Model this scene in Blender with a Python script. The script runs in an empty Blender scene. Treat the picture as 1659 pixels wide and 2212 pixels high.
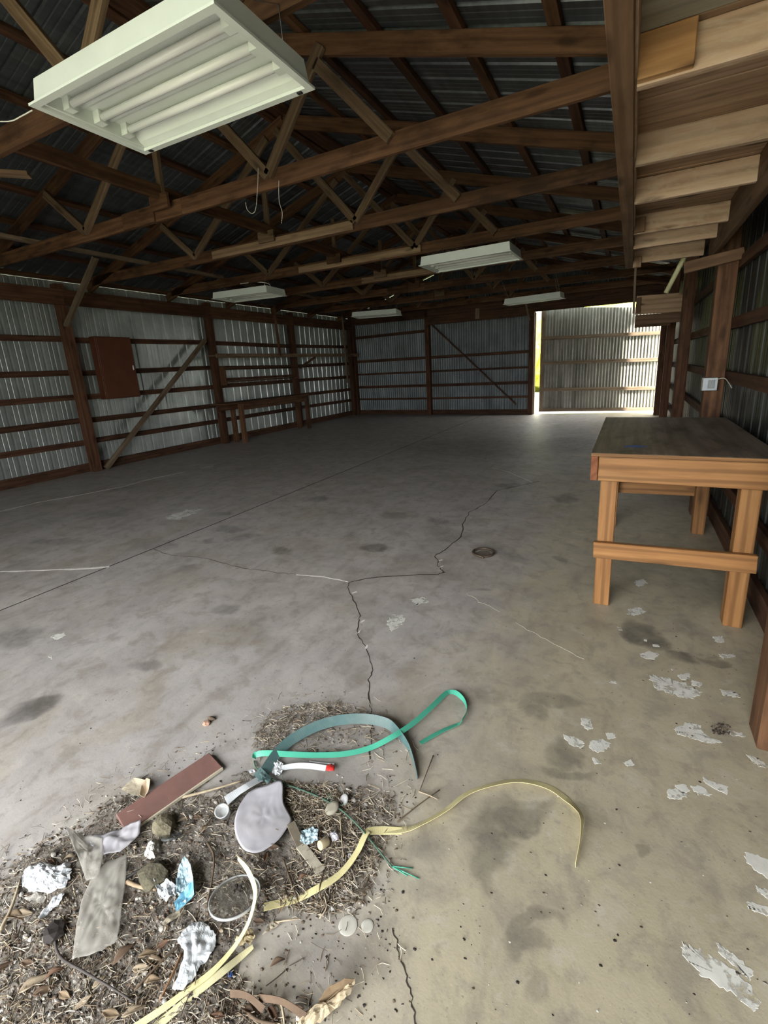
import bpy, bmesh, math, random
from mathutils import Vector, Matrix, noise as mnoise

SC = bpy.context.scene
COL = SC.collection
random.seed(7)

# ------------------------------------------------------------------ camera
RIGHT = Vector((0.891587445, 0.450027212, -0.050471141))
UP = Vector((-0.067009844, 0.241335475, 0.968125441))
FWD = Vector((-0.447863270, 0.859786425, -0.245327933))
EYE = Vector((0.0, 0.0, 1.5))
FPX, OX, OY = 981.61, 849.37, 1042.82            # focal length and principal point for a 1659 x 2212 frame
cam_d = bpy.data.cameras.new('camera')
cam = bpy.data.objects.new('camera', cam_d)
COL.objects.link(cam)
cam.matrix_world = Matrix(((RIGHT.x, UP.x, -FWD.x, EYE.x), (RIGHT.y, UP.y, -FWD.y, EYE.y), (RIGHT.z, UP.z, -FWD.z, EYE.z), (0, 0, 0, 1)))
cam_d.sensor_fit = 'VERTICAL'
cam_d.sensor_height = 36.0
cam_d.sensor_width = 36.0
cam_d.lens = FPX / 2212 * 36
cam_d.shift_x = -(OX - 829.5) / 2212
cam_d.shift_y = (OY - 1106) / 2212
cam_d.clip_start = 0.02
SC.camera = cam

# ------------------------------------------------------------------ world: bright overcast sky
world = bpy.data.worlds.new('overcast_sky')
SC.world = world
world.use_nodes = True
wn = world.node_tree
wn.nodes.clear()
w_out = wn.nodes.new('ShaderNodeOutputWorld')
w_bg = wn.nodes.new('ShaderNodeBackground')
# overcast sky: brighter overhead than at the horizon
w_tc = wn.nodes.new('ShaderNodeTexCoord')
w_sep = wn.nodes.new('ShaderNodeSeparateXYZ')
wn.links.new(w_tc.outputs['Generated'], w_sep.inputs[0])
w_ramp = wn.nodes.new('ShaderNodeValToRGB')
w_ramp.color_ramp.elements[0].color = (.62, .63, .62, 1)
w_ramp.color_ramp.elements[1].color = (1.0, 1.0, 1.0, 1)
w_mul = wn.nodes.new('ShaderNodeMapRange')
w_mul.inputs[1].default_value, w_mul.inputs[2].default_value = 0.0, 1.0
w_mul.inputs[3].default_value, w_mul.inputs[4].default_value = 0.0, 1.0
wn.links.new(w_sep.outputs[2], w_mul.inputs[0])
wn.links.new(w_mul.outputs[0], w_ramp.inputs[0])
wn.links.new(w_ramp.outputs[0], w_bg.inputs['Color'])
w_bg.inputs['Strength'].default_value = 1.25
wn.links.new(w_bg.outputs[0], w_out.inputs[0])

def area(name, loc, rot, sx, sy, portal=False, power=0, color=(1, 1, 1)):
    d = bpy.data.lights.new(name, 'AREA')
    d.shape = 'RECTANGLE'
    d.size, d.size_y = sx, sy
    d.energy = power
    d.color = color
    if portal:
        d.cycles.is_portal = True
    o = bpy.data.objects.new(name, d)
    COL.objects.link(o)
    o.location = loc
    o.rotation_euler = rot
    return o
sun_d = bpy.data.lights.new('hazy_sun', 'SUN')
sun_d.energy = 2.6
sun_d.angle = math.radians(4)
sun_d.color = (1.0, .95, .86)
sun = bpy.data.objects.new('hazy_sun', sun_d)
COL.objects.link(sun)
sun.rotation_euler = Vector((-.72, .27, -.64)).to_track_quat('-Z', 'Y').to_euler()
# sky portals in the two door openings: they add no light, they only guide the sampling of the sky
OPEN_X0, OPEN_X1, OPEN_Z, FRONT_Y = -3.0, 0.56, 3.0, -2.0
area('front_opening_portal', ((OPEN_X0 + OPEN_X1) / 2, FRONT_Y - .02, OPEN_Z / 2), (math.radians(90), 0, 0), OPEN_X1 - OPEN_X0, OPEN_Z, True)
area('far_door_portal', (-0.3, 14.35, 1.5), (math.radians(-90), 0, 0), 4.6, 3.0, True)

SC.view_settings.view_transform = 'Standard'
SC.view_settings.look = 'None'
SC.view_settings.gamma = 1.0
SC.view_settings.use_curve_mapping = False
SC.view_settings.exposure = 3.8

# ------------------------------------------------------------------ helpers
def at(px, py, z=0.0):
    """the point at height z that the photograph shows at pixel (px, py)"""
    d = RIGHT * ((px - OX) / FPX) - UP * ((py - OY) / FPX) + FWD
    return EYE + d * ((z - EYE.z) / d.z)

def tag(o, label=None, cat=None, group=None, kind=None):
    if label: o['label'] = label
    if cat: o['category'] = cat
    if group: o['group'] = group
    if kind: o['kind'] = kind
    return o

def empty(name, loc=(0, 0, 0)):
    o = bpy.data.objects.new(name, None)
    o.empty_display_size = .1
    COL.objects.link(o)
    o.location = loc
    return o

def base_of(p):
    """world translation of a parent chain made of unrotated parents"""
    v = Vector((0, 0, 0))
    while p:
        v += p.matrix_basis.to_translation()
        p = p.parent
    return v

def link(name, me, mat, parent=None, mw=None):
    o = bpy.data.objects.new(name, me)
    COL.objects.link(o)
    if mat is not None and len(me.materials) == 0:
        me.materials.append(mat)
    elif mat is not None and me.materials[0] != mat:
        o.material_slots[0].link = 'OBJECT'
        o.material_slots[0].material = mat
    mw = mw or Matrix()
    if parent:
        o.parent = parent
        pm = Matrix()
        q = parent
        while q:
            pm = q.matrix_basis @ pm
            q = q.parent
        mw = pm.inverted() @ mw
    o.matrix_basis = mw
    return o

def mesh(name, verts, faces, mat, parent=None, smooth=False, origin=None):
    me = bpy.data.meshes.new(name)
    if origin is not None:
        og = Vector(origin)
        verts = [Vector(v) - og for v in verts]
    me.from_pydata([tuple(v) for v in verts], [], faces)
    me.update()
    if smooth:
        me.polygons.foreach_set('use_smooth', [True] * len(me.polygons))
    return link(name, me, mat, parent, Matrix.Translation(origin) if origin is not None else None)

_boxes = {}
def box_mesh(l, w, h, bev=.003):
    key = (round(l, 4), round(w, 4), round(h, 4), bev)
    if key in _boxes:
        return _boxes[key]
    bm = bmesh.new()
    bmesh.ops.create_cube(bm, size=1)
    for v in bm.verts:
        v.co = Vector((v.co.x * l, v.co.y * w, v.co.z * h))
    if bev:
        bmesh.ops.bevel(bm, geom=list(bm.edges), offset=min(bev, w * .3, h * .3), segments=1, affect='EDGES')
    me = bpy.data.meshes.new('board')
    bm.to_mesh(me)
    bm.free()
    _boxes[key] = me
    return me

def board(name, p0, p1, w, h, mat, parent=None, up=(0, 0, 1), bev=.003):
    """a straight board from p0 to p1: w is its thickness sideways, h its height along up"""
    p0, p1 = Vector(p0), Vector(p1)
    x = (p1 - p0)
    l = x.length
    x.normalize()
    u = Vector(up)
    if abs(x.dot(u)) > .98:
        u = Vector((0, 1, 0))
    y = u.cross(x).normalized()
    z = x.cross(y)
    c = (p0 + p1) / 2
    mw = Matrix(((x.x, y.x, z.x, c.x), (x.y, y.y, z.y, c.y), (x.z, y.z, z.z, c.z), (0, 0, 0, 1)))
    me = box_mesh(l, w, h, bev)
    if len(me.materials) == 0:
        me.materials.append(mat)
    return link(name, me, mat, parent, mw)

def blk(name, x0, x1, y0, y1, z0, z1, mat, parent=None, bev=.003):
    """axis-aligned box; its local X runs along its longest side"""
    d = (x1 - x0, y1 - y0, z1 - z0)
    cx, cy, cz = (x0 + x1) / 2, (y0 + y1) / 2, (z0 + z1) / 2
    k = d.index(max(d))
    if k == 0:
        return board(name, (x0, cy, cz), (x1, cy, cz), d[1], d[2], mat, parent, bev=bev)
    if k == 1:
        return board(name, (cx, y0, cz), (cx, y1, cz), d[0], d[2], mat, parent, bev=bev)
    return board(name, (cx, cy, z0), (cx, cy, z1), d[0], d[1], mat, parent, up=(0, 1, 0), bev=bev)

def tube(name, pts, r, mat, parent=None, seg=8, closed=False, radii=None):
    pts = [Vector(p) for p in pts]
    n = len(pts)
    verts, faces = [], []
    ref = Vector((0, 0, 1))
    for i, p in enumerate(pts):
        a = pts[i - 1] if (i > 0 or closed) else pts[0]
        b = pts[(i + 1) % n] if (i < n - 1 or closed) else pts[-1]
        t = (b - a).normalized()
        if abs(t.dot(ref)) > .95:
            s = t.cross(Vector((1, 0, 0))).normalized()
        else:
            s = t.cross(ref).normalized()
        q = t.cross(s)
        rr = radii[i] if radii else r
        for k in range(seg):
            an = 2 * math.pi * k / seg
            verts.append(p + (s * math.cos(an) + q * math.sin(an)) * rr)
    m = n if closed else n - 1
    for i in range(m):
        for k in range(seg):
            a, b = i * seg + k, i * seg + (k + 1) % seg
            c, d = ((i + 1) % n) * seg + (k + 1) % seg, ((i + 1) % n) * seg + k
            faces.append((a, b, c, d))
    if not closed:
        faces.append(tuple(range(seg))[::-1])
        faces.append(tuple(range((n - 1) * seg, n * seg)))
    o = mesh(name, verts, faces, mat, parent, True, origin=pts[0])
    return o

def spline(pts, n=8):
    """Catmull-Rom through the points"""
    pts = [Vector(p) for p in pts]
    P = [pts[0]] + pts + [pts[-1]]
    out = []
    for i in range(1, len(P) - 2):
        for k in range(n):
            t = k / n
            a, b, c, d = P[i - 1], P[i], P[i + 1], P[i + 2]
            out.append(.5 * ((2 * b) + (c - a) * t + (2 * a - 5 * b + 4 * c - d) * t * t + (3 * b - a - 3 * c + d) * t ** 3))
    out.append(pts[-1])
    return out

# ------------------------------------------------------------------ materials
def new_mat(name):
    m = bpy.data.materials.new(name)
    m.use_nodes = True
    nt = m.node_tree
    b = nt.nodes['Principled BSDF']
    return m, nt, b

def nd(nt, typ, **kw):
    n = nt.nodes.new(typ)
    for k, v in kw.items():
        if k in n.inputs:
            n.inputs[k].default_value = v
        else:
            setattr(n, k, v)
    return n

def ramp(nt, fac, stops):
    r = nt.nodes.new('ShaderNodeValToRGB')
    e = r.color_ramp.elements
    while len(e) < len(stops):
        e.new(.5)
    for q, (p, c) in zip(e, stops):
        q.position = p
        q.color = (*c, 1) if len(c) == 3 else c
    nt.links.new(fac, r.inputs[0])
    return r.outputs[0]

def mixc(nt, fac, a, b, mode='MIX'):
    m = nt.nodes.new('ShaderNodeMix')
    m.data_type = 'RGBA'
    m.blend_type = mode
    for s, v in ((m.inputs[0], fac), (m.inputs[6], a), (m.inputs[7], b)):
        if isinstance(v, (int, float)):
            s.default_value = v
        elif isinstance(v, tuple):
            s.default_value = (*v, 1) if len(v) == 3 else v
        else:
            nt.links.new(v, s)
    return m.outputs[2]

def math_n(nt, op, a, b=0.0, clamp=False):
    m = nt.nodes.new('ShaderNodeMath')
    m.operation = op
    m.use_clamp = clamp
    for s, v in ((m.inputs[0], a), (m.inputs[1], b)):
        if isinstance(v, (int, float)):
            s.default_value = v
        else:
            nt.links.new(v, s)
    return m.outputs[0]

def obj_coords(nt, scale=(1, 1, 1), rnd=True, kind='Object'):
    tc = nt.nodes.new('ShaderNodeTexCoord')
    mp = nt.nodes.new('ShaderNodeMapping')
    mp.inputs['Scale'].default_value = scale
    src = tc.outputs[kind]
    if rnd:
        oi = nt.nodes.new('ShaderNodeObjectInfo')
        vm = nt.nodes.new('ShaderNodeVectorMath')
        vm.operation = 'MULTIPLY_ADD'
        cmb = nt.nodes.new('ShaderNodeCombineXYZ')
        for k, f in enumerate((17.0, 3.1, 5.3)):
            nt.links.new(math_n(nt, 'MULTIPLY', oi.outputs['Random'], f), cmb.inputs[k])
        add = nt.nodes.new('ShaderNodeVectorMath')
        add.operation = 'ADD'
        nt.links.new(src, add.inputs[0])
        nt.links.new(cmb.outputs[0], add.inputs[1])
        src = add.outputs[0]
    nt.links.new(src, mp.inputs[0])
    return mp.outputs[0]

def noise(nt, vec, scale, detail=4, rough=.55, dist=0):
    n = nd(nt, 'ShaderNodeTexNoise', Scale=scale, Detail=detail, Roughness=rough, Distortion=dist)
    nt.links.new(vec, n.inputs['Vector'])
    return n.outputs[0]

def bump(nt, b, h, strength=.3, dist=.01):
    bp = nd(nt, 'ShaderNodeBump', Strength=strength, Distance=dist)
    nt.links.new(h, bp.inputs['Height'])
    nt.links.new(bp.outputs[0], b.inputs['Normal'])

def wood(name, dark, mid, light, grain=1.0, rough=.75, knots=.6, stain=.4, blotch=None, rings=.5):
    m, nt, b = new_mat(name)
    v = obj_coords(nt, (1.3, 13 * grain, 13 * grain))
    g1 = noise(nt, v, 1.0, 6, .6, .6)
    v2 = obj_coords(nt, (2.2, 60, 60))
    g2 = noise(nt, v2, 1.0, 3, .6)
    c = ramp(nt, g1, [(.30, dark), (.48, mid), (.68, light)])
    c = mixc(nt, .35, c, ramp(nt, g2, [(.3, dark), (.7, light)]))
    # growth rings of the plain-sawn face
    w = nd(nt, 'ShaderNodeTexWave', Scale=1.0, Distortion=4.5, Detail=3.0)
    w.wave_type = 'RINGS'
    w.inputs['Detail Scale'].default_value = .8
    v3 = obj_coords(nt, (.7, 8 * grain, 5.5 * grain))
    nt.links.new(v3, w.inputs['Vector'])
    c = mixc(nt, ramp(nt, w.outputs[1], [(.55, (0, 0, 0)), (.95, (rings, rings, rings))]), c, tuple(x * .55 for x in mid))
    if knots:
        vo = nd(nt, 'ShaderNodeTexVoronoi', Scale=1.0)
        nt.links.new(obj_coords(nt, (2.3, 9, 9)), vo.inputs['Vector'])
        kf = ramp(nt, vo.outputs[0], [(.10, (knots,) * 3), (.24, (0, 0, 0))])
        c = mixc(nt, kf, c, tuple(x * .3 for x in dark))
    if stain:
        st = noise(nt, obj_coords(nt, (1.6, 4, 4)), 1.6, 5, .6)
        c = mixc(nt, ramp(nt, st, [(.48, (0, 0, 0)), (.66, (stain,) * 3)]), c, tuple(x * .45 for x in dark))
    if blotch:
        bl = noise(nt, obj_coords(nt, (3, 9, 9)), 2.2, 6, .7, 1.4)
        c = mixc(nt, ramp(nt, bl, [(.46, (0, 0, 0)), (.66, (.55, .55, .55))]), c, blotch)
    oi = nt.nodes.new('ShaderNodeObjectInfo')
    hsv = nt.nodes.new('ShaderNodeHueSaturation')
    mr = nd(nt, 'ShaderNodeMapRange')
    mr.inputs[3].default_value, mr.inputs[4].default_value = .8, 1.18
    nt.links.new(oi.outputs['Random'], mr.inputs[0])
    nt.links.new(mr.outputs[0], hsv.inputs['Value'])
    nt.links.new(c, hsv.inputs['Color'])
    nt.links.new(hsv.outputs[0], b.inputs['Base Color'])
    b.inputs['Roughness'].default_value = rough
    b.inputs['Specular IOR Level'].default_value = .25
    bump(nt, b, g2, .25, .004)
    return m

def plain(name, col, rough=.6, metal=0.0, var=.12, scale=8, dirt=None, dirt_amt=.5, bumps=0, spec=.4):
    m, nt, b = new_mat(name)
    n = noise(nt, obj_coords(nt), scale, 5, .6)
    c = ramp(nt, n, [(.3, tuple(x * (1 - var) for x in col)), (.7, tuple(min(1, x * (1 + var)) for x in col))])
    if dirt:
        n2 = noise(nt, obj_coords(nt), scale * .6, 6, .65, .4)
        c = mixc(nt, ramp(nt, n2, [(.45, (0, 0, 0)), (.7, (dirt_amt,) * 3)]), c, dirt)
    nt.links.new(c, b.inputs['Base Color'])
    b.inputs['Roughness'].default_value = rough
    b.inputs['Metallic'].default_value = metal
    b.inputs['Specular IOR Level'].default_value = spec
    if bumps:
        bump(nt, b, noise(nt, obj_coords(nt), scale * 3, 4), bumps, .01)
    return m

def galvanised(name, a, bcol, rough=.42, streak=(14, 14, .8), metal=.75, rust=0.0, rustcol=(.16, .09, .05)):
    m, nt, b = new_mat(name)
    v = obj_coords(nt, streak)
    n = noise(nt, v, 1.0, 5, .6, .3)
    n2 = noise(nt, obj_coords(nt), 2.0, 5, .65)
    c = ramp(nt, n, [(.3, a), (.7, bcol)])
    c = mixc(nt, ramp(nt, n2, [(.42, (0, 0, 0)), (.72, (.6, .6, .6))]), c, tuple(x * .55 for x in a))
    if rust:
        n3 = noise(nt, obj_coords(nt, tuple(s * .35 for s in streak)), 1.0, 6, .7, .6)
        c = mixc(nt, ramp(nt, n3, [(.50, (0, 0, 0)), (.66, (rust,) * 3)]), c, rustcol)
    nt.links.new(c, b.inputs['Base Color'])
    b.inputs['Metallic'].default_value = metal
    rr = nt.nodes.new('ShaderNodeMapRange')
    rr.inputs[3].default_value, rr.inputs[4].default_value = rough - .1, rough + .15
    nt.links.new(n2, rr.inputs[0])
    nt.links.new(rr.outputs[0], b.inputs['Roughness'])
    bump(nt, b, noise(nt, obj_coords(nt, (3, 3, 1.2)), 2.5, 2), .35, .02)
    return m

W_TRUSS = wood('truss_lumber', (.050, .022, .010), (.115, .055, .027), (.185, .095, .048), stain=.6)
W_WEB = wood('web_lumber', (.088, .051, .029), (.175, .112, .066), (.25, .172, .106), stain=.35)
W_SCAB = wood('scab_lumber', (.16, .098, .052), (.28, .18, .105), (.38, .26, .16), stain=.2)
W_POST = wood('post_lumber', (.05, .021, .010), (.10, .044, .022), (.15, .072, .038), stain=.5)
W_GIRT = wood('girt_lumber', (.042, .018, .010), (.085, .038, .021), (.135, .065, .036), stain=.5)
W_BRACE = wood('weathered_brace_lumber', (.12, .08, .048), (.21, .15, .095), (.30, .23, .16), stain=.3)
W_BENCH = wood('bench_fir', (.20, .086, .029), (.31, .148, .053), (.40, .208, .08), grain=1.3, knots=.75, stain=.15, rough=.55, rings=.75)
W_BENCHRED = wood('bench_red_fir', (.15, .05, .022), (.24, .085, .038), (.31, .125, .058), stain=0, knots=0)
W_LOFTJ = wood('loft_joist_lumber', (.36, .215, .135), (.53, .365, .25), (.64, .47, .34), stain=.14, knots=.85, blotch=(.58, .46, .345))
W_LOFTP = wood('loft_plank_lumber', (.25, .148, .085), (.39, .25, .153), (.50, .34, .22), stain=.25, knots=.9)
W_LOFTR = wood('loft_rim_lumber', (.10, .053, .028), (.17, .096, .053), (.225, .137, .081), stain=.35)
W_ORANGE = wood('orange_block_lumber', (.28, .14, .055), (.40, .215, .09), (.47, .275, .13), stain=0, knots=.9)
W_PLY = wood('grey_plywood', (.22, .195, .145), (.31, .285, .225), (.40, .37, .30), grain=.7, stain=.15, knots=0)
W_BENCHTOP = wood('dirty_plywood', (.11, .087, .064), (.19, .155, .117), (.31, .255, .195), grain=.6, stain=.8, knots=0, rough=.5)
W_DARK = wood('dark_header_lumber', (.045, .02, .012), (.085, .04, .022), (.13, .065, .036), stain=.5)
M_RWALL = galvanised('dark_right_siding', (.045, .05, .048), (.085, .092, .088), rough=.42, streak=(5, 5, .6), metal=.8)  # right wall siding, much darker base colour than the left wall
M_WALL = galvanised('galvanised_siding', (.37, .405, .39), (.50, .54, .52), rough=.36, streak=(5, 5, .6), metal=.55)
M_END = galvanised('weathered_corrugated_siding', (.15, .17, .175), (.25, .28, .29), rough=.5, metal=.5, rust=.35, rustcol=(.10, .10, .085))
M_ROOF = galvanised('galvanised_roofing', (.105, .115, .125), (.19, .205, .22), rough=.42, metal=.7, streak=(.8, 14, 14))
M_DOOR = galvanised('weathered_door_siding', (.22, .215, .18), (.42, .41, .36), rough=.6, metal=.25, rust=.75, rustcol=(.10, .095, .07))
M_WHITE = plain('white_enamel', (.74, .79, .73), .35, 0, .04, 3, dirt=(.55, .55, .46), dirt_amt=.25)
M_TUBE = plain('lamp_glass', (.82, .83, .80), .12, 0, .02, 3)
M_BLACK = plain('black_plastic', (.02, .02, .02), .5)
M_STEEL = plain('grey_steel', (.45, .46, .46), .35, .8, .1)
M_WIRE = plain('white_wire', (.62, .60, .52), .5)
M_BROWNBOX = plain('rust_brown_paint', (.105, .032, .012), .6, 0, .12, 6)

# ================================================================== THE SETTING
LX = -8.38          # inside plane of the left siding
RX = 0.79           # inside plane of the right siding
EY = 13.57          # inside plane of the end siding
RIDGE_X, RIDGE_Z = -3.9, 4.417      # top-chord centre line
SL_R, SL_L = 0.293, 0.307
def chord_z(x):
    return RIDGE_Z - (SL_R * (x - RIDGE_X) if x > RIDGE_X else SL_L * (RIDGE_X - x))

# ---- corrugated sheets ------------------------------------------------------
def ribbed_profile(w):
    """(across, depth) of a ribbed panel: a tall rib every 229 mm, two low ones between"""
    out = []
    n = round(w / .2286)
    for i in range(n):
        s = i * .2286
        out += [(s, 0), (s + .012, .019), (s + .030, .019), (s + .042, 0), (s + .092, 0), (s + .098, .003), (s + .106, .003), (s + .112, 0), (s + .158, 0), (s + .164, .003), (s + .172, .003), (s + .178, 0)]
    out += [(w, 0), (w + .012, .019), (w + .030, .019), (w + .042, 0.001)]
    return out

def wavy_profile(w, pitch=.0762, amp=.009):
    n = round(w / pitch) * 8
    return [(w * i / n, amp * math.sin(2 * math.pi * i / 8)) for i in range(n + 1)]

def sheet(name, prof, p0, across, along, length, out, mat, parent, th=.0012, me=None):
    """p0 corner, across/along unit vectors, out the outward normal of the ribs"""
    across, along, out = Vector(across), Vector(along), Vector(out)
    if me is None:
        verts, faces = [], []
        n = len(prof)
        top = length if callable(length) else (lambda s: length)
        for side in (0, 1):
            for q in (0, 1):
                for s, d in prof:
                    verts.append((s, d + side * th, top(s) if q else 0))
        for i in range(n - 1):
            faces.append((i, i + 1, n + i + 1, n + i))
            faces.append((2 * n + i + 1, 2 * n + i, 3 * n + i, 3 * n + i + 1))
            faces.append((i + 1, i, 2 * n + i, 2 * n + i + 1))
            faces.append((n + i, n + i + 1, 3 * n + i + 1, 3 * n + i))
        for k in (0, n - 1):
            faces.append((k, n + k, 3 * n + k, 2 * n + k))
        me = bpy.data.meshes.new(name)
        me.from_pydata(verts, [], faces)
        me.update()
    p0 = Vector(p0)
    mw = Matrix(((across.x, out.x, along.x, p0.x), (across.y, out.y, along.y, p0.y), (across.z, out.z, along.z, p0.z), (0, 0, 0, 1)))
    return link(name, me, mat, parent, mw), me

SHEET_W = .9144
PROF = ribbed_profile(SHEET_W)
WAVE = wavy_profile(.6858)

# ---- floor ------------------------------------------------------------------
M_SLAB = None   # defined below with the stains
def concrete():
    m, nt, b = new_mat('stained_concrete')
    tc = nt.nodes.new('ShaderNodeTexCoord')
    P = tc.outputs['Object']
    big = noise(nt, P, .55, 4, .55)
    med = noise(nt, P, 3.2, 6, .62, .3)
    fine = noise(nt, P, 22, 6, .65)
    grit = noise(nt, P, 120, 3, .6)
    c = ramp(nt, med, [(.30, (.32, .292, .266)), (.50, (.425, .395, .365)), (.72, (.51, .48, .447))])
    c = mixc(nt, ramp(nt, big, [(.42, (0, 0, 0)), (.66, (.55, .55, .55))]), c, (.425, .41, .412))
    # olive film towards the bench side of the doorway
    gx = nt.nodes.new('ShaderNodeSeparateXYZ')
    nt.links.new(P, gx.inputs[0])
    ol = nd(nt, 'ShaderNodeMapRange')
    ol.interpolation_type = 'SMOOTHSTEP'
    nt.links.new(math_n(nt, 'ADD', gx.outputs[0], math_n(nt, 'MULTIPLY', math_n(nt, 'SUBTRACT', med, .5), 1.4)), ol.inputs[0])
    ol.inputs[1].default_value, ol.inputs[2].default_value = -.95, -.15
    ol.inputs[3].default_value, ol.inputs[4].default_value = 0, .75
    c = mixc(nt, ol.outputs[0], c, mixc(nt, med, (.325, .276, .163), (.51, .458, .305)))
    mot = noise(nt, P, 7.5, 6, .68, .5)
    mot2 = noise(nt, P, 2.1, 5, .6, .6)
    c = mixc(nt, ramp(nt, mot2, [(.50, (0, 0, 0)), (.64, (.55, .55, .55))]), c, (.35, .308, .24))
    c = mixc(nt, ramp(nt, mot, [(.36, (.55, .55, .55)), (.50, (0, 0, 0))]), c, (.255, .228, .19))
    c = mixc(nt, ramp(nt, mot, [(.56, (0, 0, 0)), (.70, (.5, .5, .5))]), c, (.54, .512, .462))
    c = mixc(nt, ramp(nt, fine, [(.28, (.5, .5, .5)), (.44, (0, 0, 0))]), c, (.215, .195, .165))
    c = mixc(nt, ramp(nt, grit, [(.27, (.6, .6, .6)), (.36, (0, 0, 0))]), c, (.15, .135, .115))
    # blurred streaks drawn diagonally over the slab
    mp = nt.nodes.new('ShaderNodeMapping')
    mp.inputs['Rotation'].default_value = (0, 0, math.radians(28))
    mp.inputs['Scale'].default_value = (9, 1.6, 1)
    nt.links.new(P, mp.inputs[0])
    stk = noise(nt, mp.outputs[0], 1.0, 5, .6)
    c = mixc(nt, ramp(nt, stk, [(.54, (0, 0, 0)), (.72, (.32, .32, .32))]), c, (.195, .175, .145))
    # oil and damp stains: every one an ellipse with a ragged edge, at its own place on the slab
    wob = nt.nodes.new('ShaderNodeTexNoise')
    wob.inputs['Scale'].default_value = 5.5
    wob.inputs['Detail'].default_value = 4
    nt.links.new(P, wob.inputs['Vector'])
    wv = nt.nodes.new('ShaderNodeVectorMath')
    wv.operation = 'MULTIPLY_ADD'
    sb = nt.nodes.new('ShaderNodeVectorMath')
    sb.operation = 'SUBTRACT'
    nt.links.new(wob.outputs[1], sb.inputs[0])
    sb.inputs[1].default_value = (.5, .5, .5)
    nt.links.new(sb.outputs[0], wv.inputs[0])
    wv.inputs[1].default_value = (.22, .22, 0)
    nt.links.new(P, wv.inputs[2])
    Q = wv.outputs[0]
    stains = [  # pixel centre, half width, half height, tilt (deg), strength
        (30, 1375, 75, 26, -15, .55), (60, 1535, 75, 22, -25, .80), (320, 1437, 36, 14, 0, .5), (488, 1315, 34, 14, -15, .45),
        (400, 1230, 38, 10, -10, .35), (605, 1192, 26, 8, 0, .55), (810, 1183, 34, 11, 0, .65), (495, 1143, 32, 9, 0, .5), (530, 1160, 40, 9, -10, .4),
        (455, 1168, 20, 6, 0, .45), (690, 1078, 34, 6, 0, .4), (855, 1113, 30, 7, 0, .45), (945, 1125, 28, 9, 0, .45), (1100, 1048, 26, 6, 0, .5),
        (1222, 1077, 30, 12, 0, .6), (1208, 1207, 22, 6, 10, .5), (1080, 1190, 60, 16, 15, .35), (965, 1155, 50, 18, 5, .30), (1040, 1275, 22, 4, 5, .4),
        (1390, 1375, 62, 24, 28, .8), (1470, 1420, 50, 14, 15, .75), (1540, 1425, 34, 12, 10, .7), (1520, 1270, 110, 40, 10, .35), (1500, 1360, 60, 20, 20, .3),
        (1105, 1780, 90, 48, -10, .72), (1055, 1850, 52, 70, 15, .55), (1120, 1740, 80, 30, 0, .45), (1140, 1990, 70, 26, -30, .45), (1130, 2040, 52, 36, 10, .5), (1150, 2130, 44, 40, 0, .34), (920, 1830, 60, 40, 20, .3),
        (1205, 1625, 30, 34, 60, .42), (1215, 1668, 50, 14, 12, .5), (1190, 1510, 70, 22, -5, .42), (1160, 1540, 40, 20, 20, .4), (1060, 1500, 40, 20, 30, .3), (1385, 1848, 16, 12, 0, .45), (1440, 2070, 40, 12, 0, .15),
        (640, 1700, 190, 140, -10, .30), (330, 1950, 400, 220, -20, .35), (690, 2060, 120, 70, 0, .28), (680, 1570, 150, 60, 0, .35),  (230, 1110, 70, 12, -5, .28), (480, 1110, 26, 4, 0, .4),
        (1240, 960, 100, 22, 0, .55), (1050, 965, 220, 26, 0, .30), (120, 1170, 60, 8, 0, .25), (330, 1175, 60, 14, 0, .25), (560, 1350, 120, 40, -20, .14), (1290, 1760, 70, 30, 40, .2),
    ]
    dark = None
    for (px, py, rx, ry, tilt, s) in stains:
        c0 = at(px, py)
        ct, sn = math.cos(math.radians(tilt)), math.sin(math.radians(tilt))
        a = at(px + rx * ct, py + rx * sn) - c0
        d = at(px - ry * sn, py + ry * ct) - c0
        det = a.x * d.y - a.y * d.x
        r1, r2 = (d.y / det, -d.x / det), (-a.y / det, a.x / det)
        uv = []
        for r in (r1, r2):
            dp = nt.nodes.new('ShaderNodeVectorMath')
            dp.operation = 'DOT_PRODUCT'
            nt.links.new(Q, dp.inputs[0])
            dp.inputs[1].default_value = (r[0], r[1], 0)
            uv.append(math_n(nt, 'SUBTRACT', dp.outputs['Value'], r[0] * c0.x + r[1] * c0.y))
        rad = math_n(nt, 'ADD', math_n(nt, 'MULTIPLY', uv[0], uv[0]), math_n(nt, 'MULTIPLY', uv[1], uv[1]))
        mr = nd(nt, 'ShaderNodeMapRange')
        mr.interpolation_type = 'SMOOTHSTEP'
        nt.links.new(rad, mr.inputs[0])
        mr.inputs[1].default_value, mr.inputs[2].default_value = .25, 1.35
        mr.inputs[3].default_value, mr.inputs[4].default_value = s, 0
        dark = mr.outputs[0] if dark is None else math_n(nt, 'MAXIMUM', dark, mr.outputs[0])
    dark = math_n(nt, 'MULTIPLY', dark, ramp(nt, mot, [(.36, (1, 1, 1)), (.66, (.72, .72, .72))]))
    dark = math_n(nt, 'MULTIPLY', dark, ramp(nt, fine, [(.30, (1, 1, 1)), (.75, (.8, .8, .8))]))
    c = mixc(nt, dark, c, (.055, .055, .051))
    nt.links.new(c, b.inputs['Base Color'])
    rg = nd(nt, 'ShaderNodeMapRange')
    rg.inputs[3].default_value, rg.inputs[4].default_value = .42, .66
    nt.links.new(med, rg.inputs[0])
    nt.links.new(rg.outputs[0], b.inputs['Roughness'])
    b.inputs['Specular IOR Level'].default_value = .45
    bump(nt, b, math_n(nt, 'ADD', fine, math_n(nt, 'MULTIPLY', grit, .3)), .18, .006)
    return m
M_SLAB = concrete()
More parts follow.
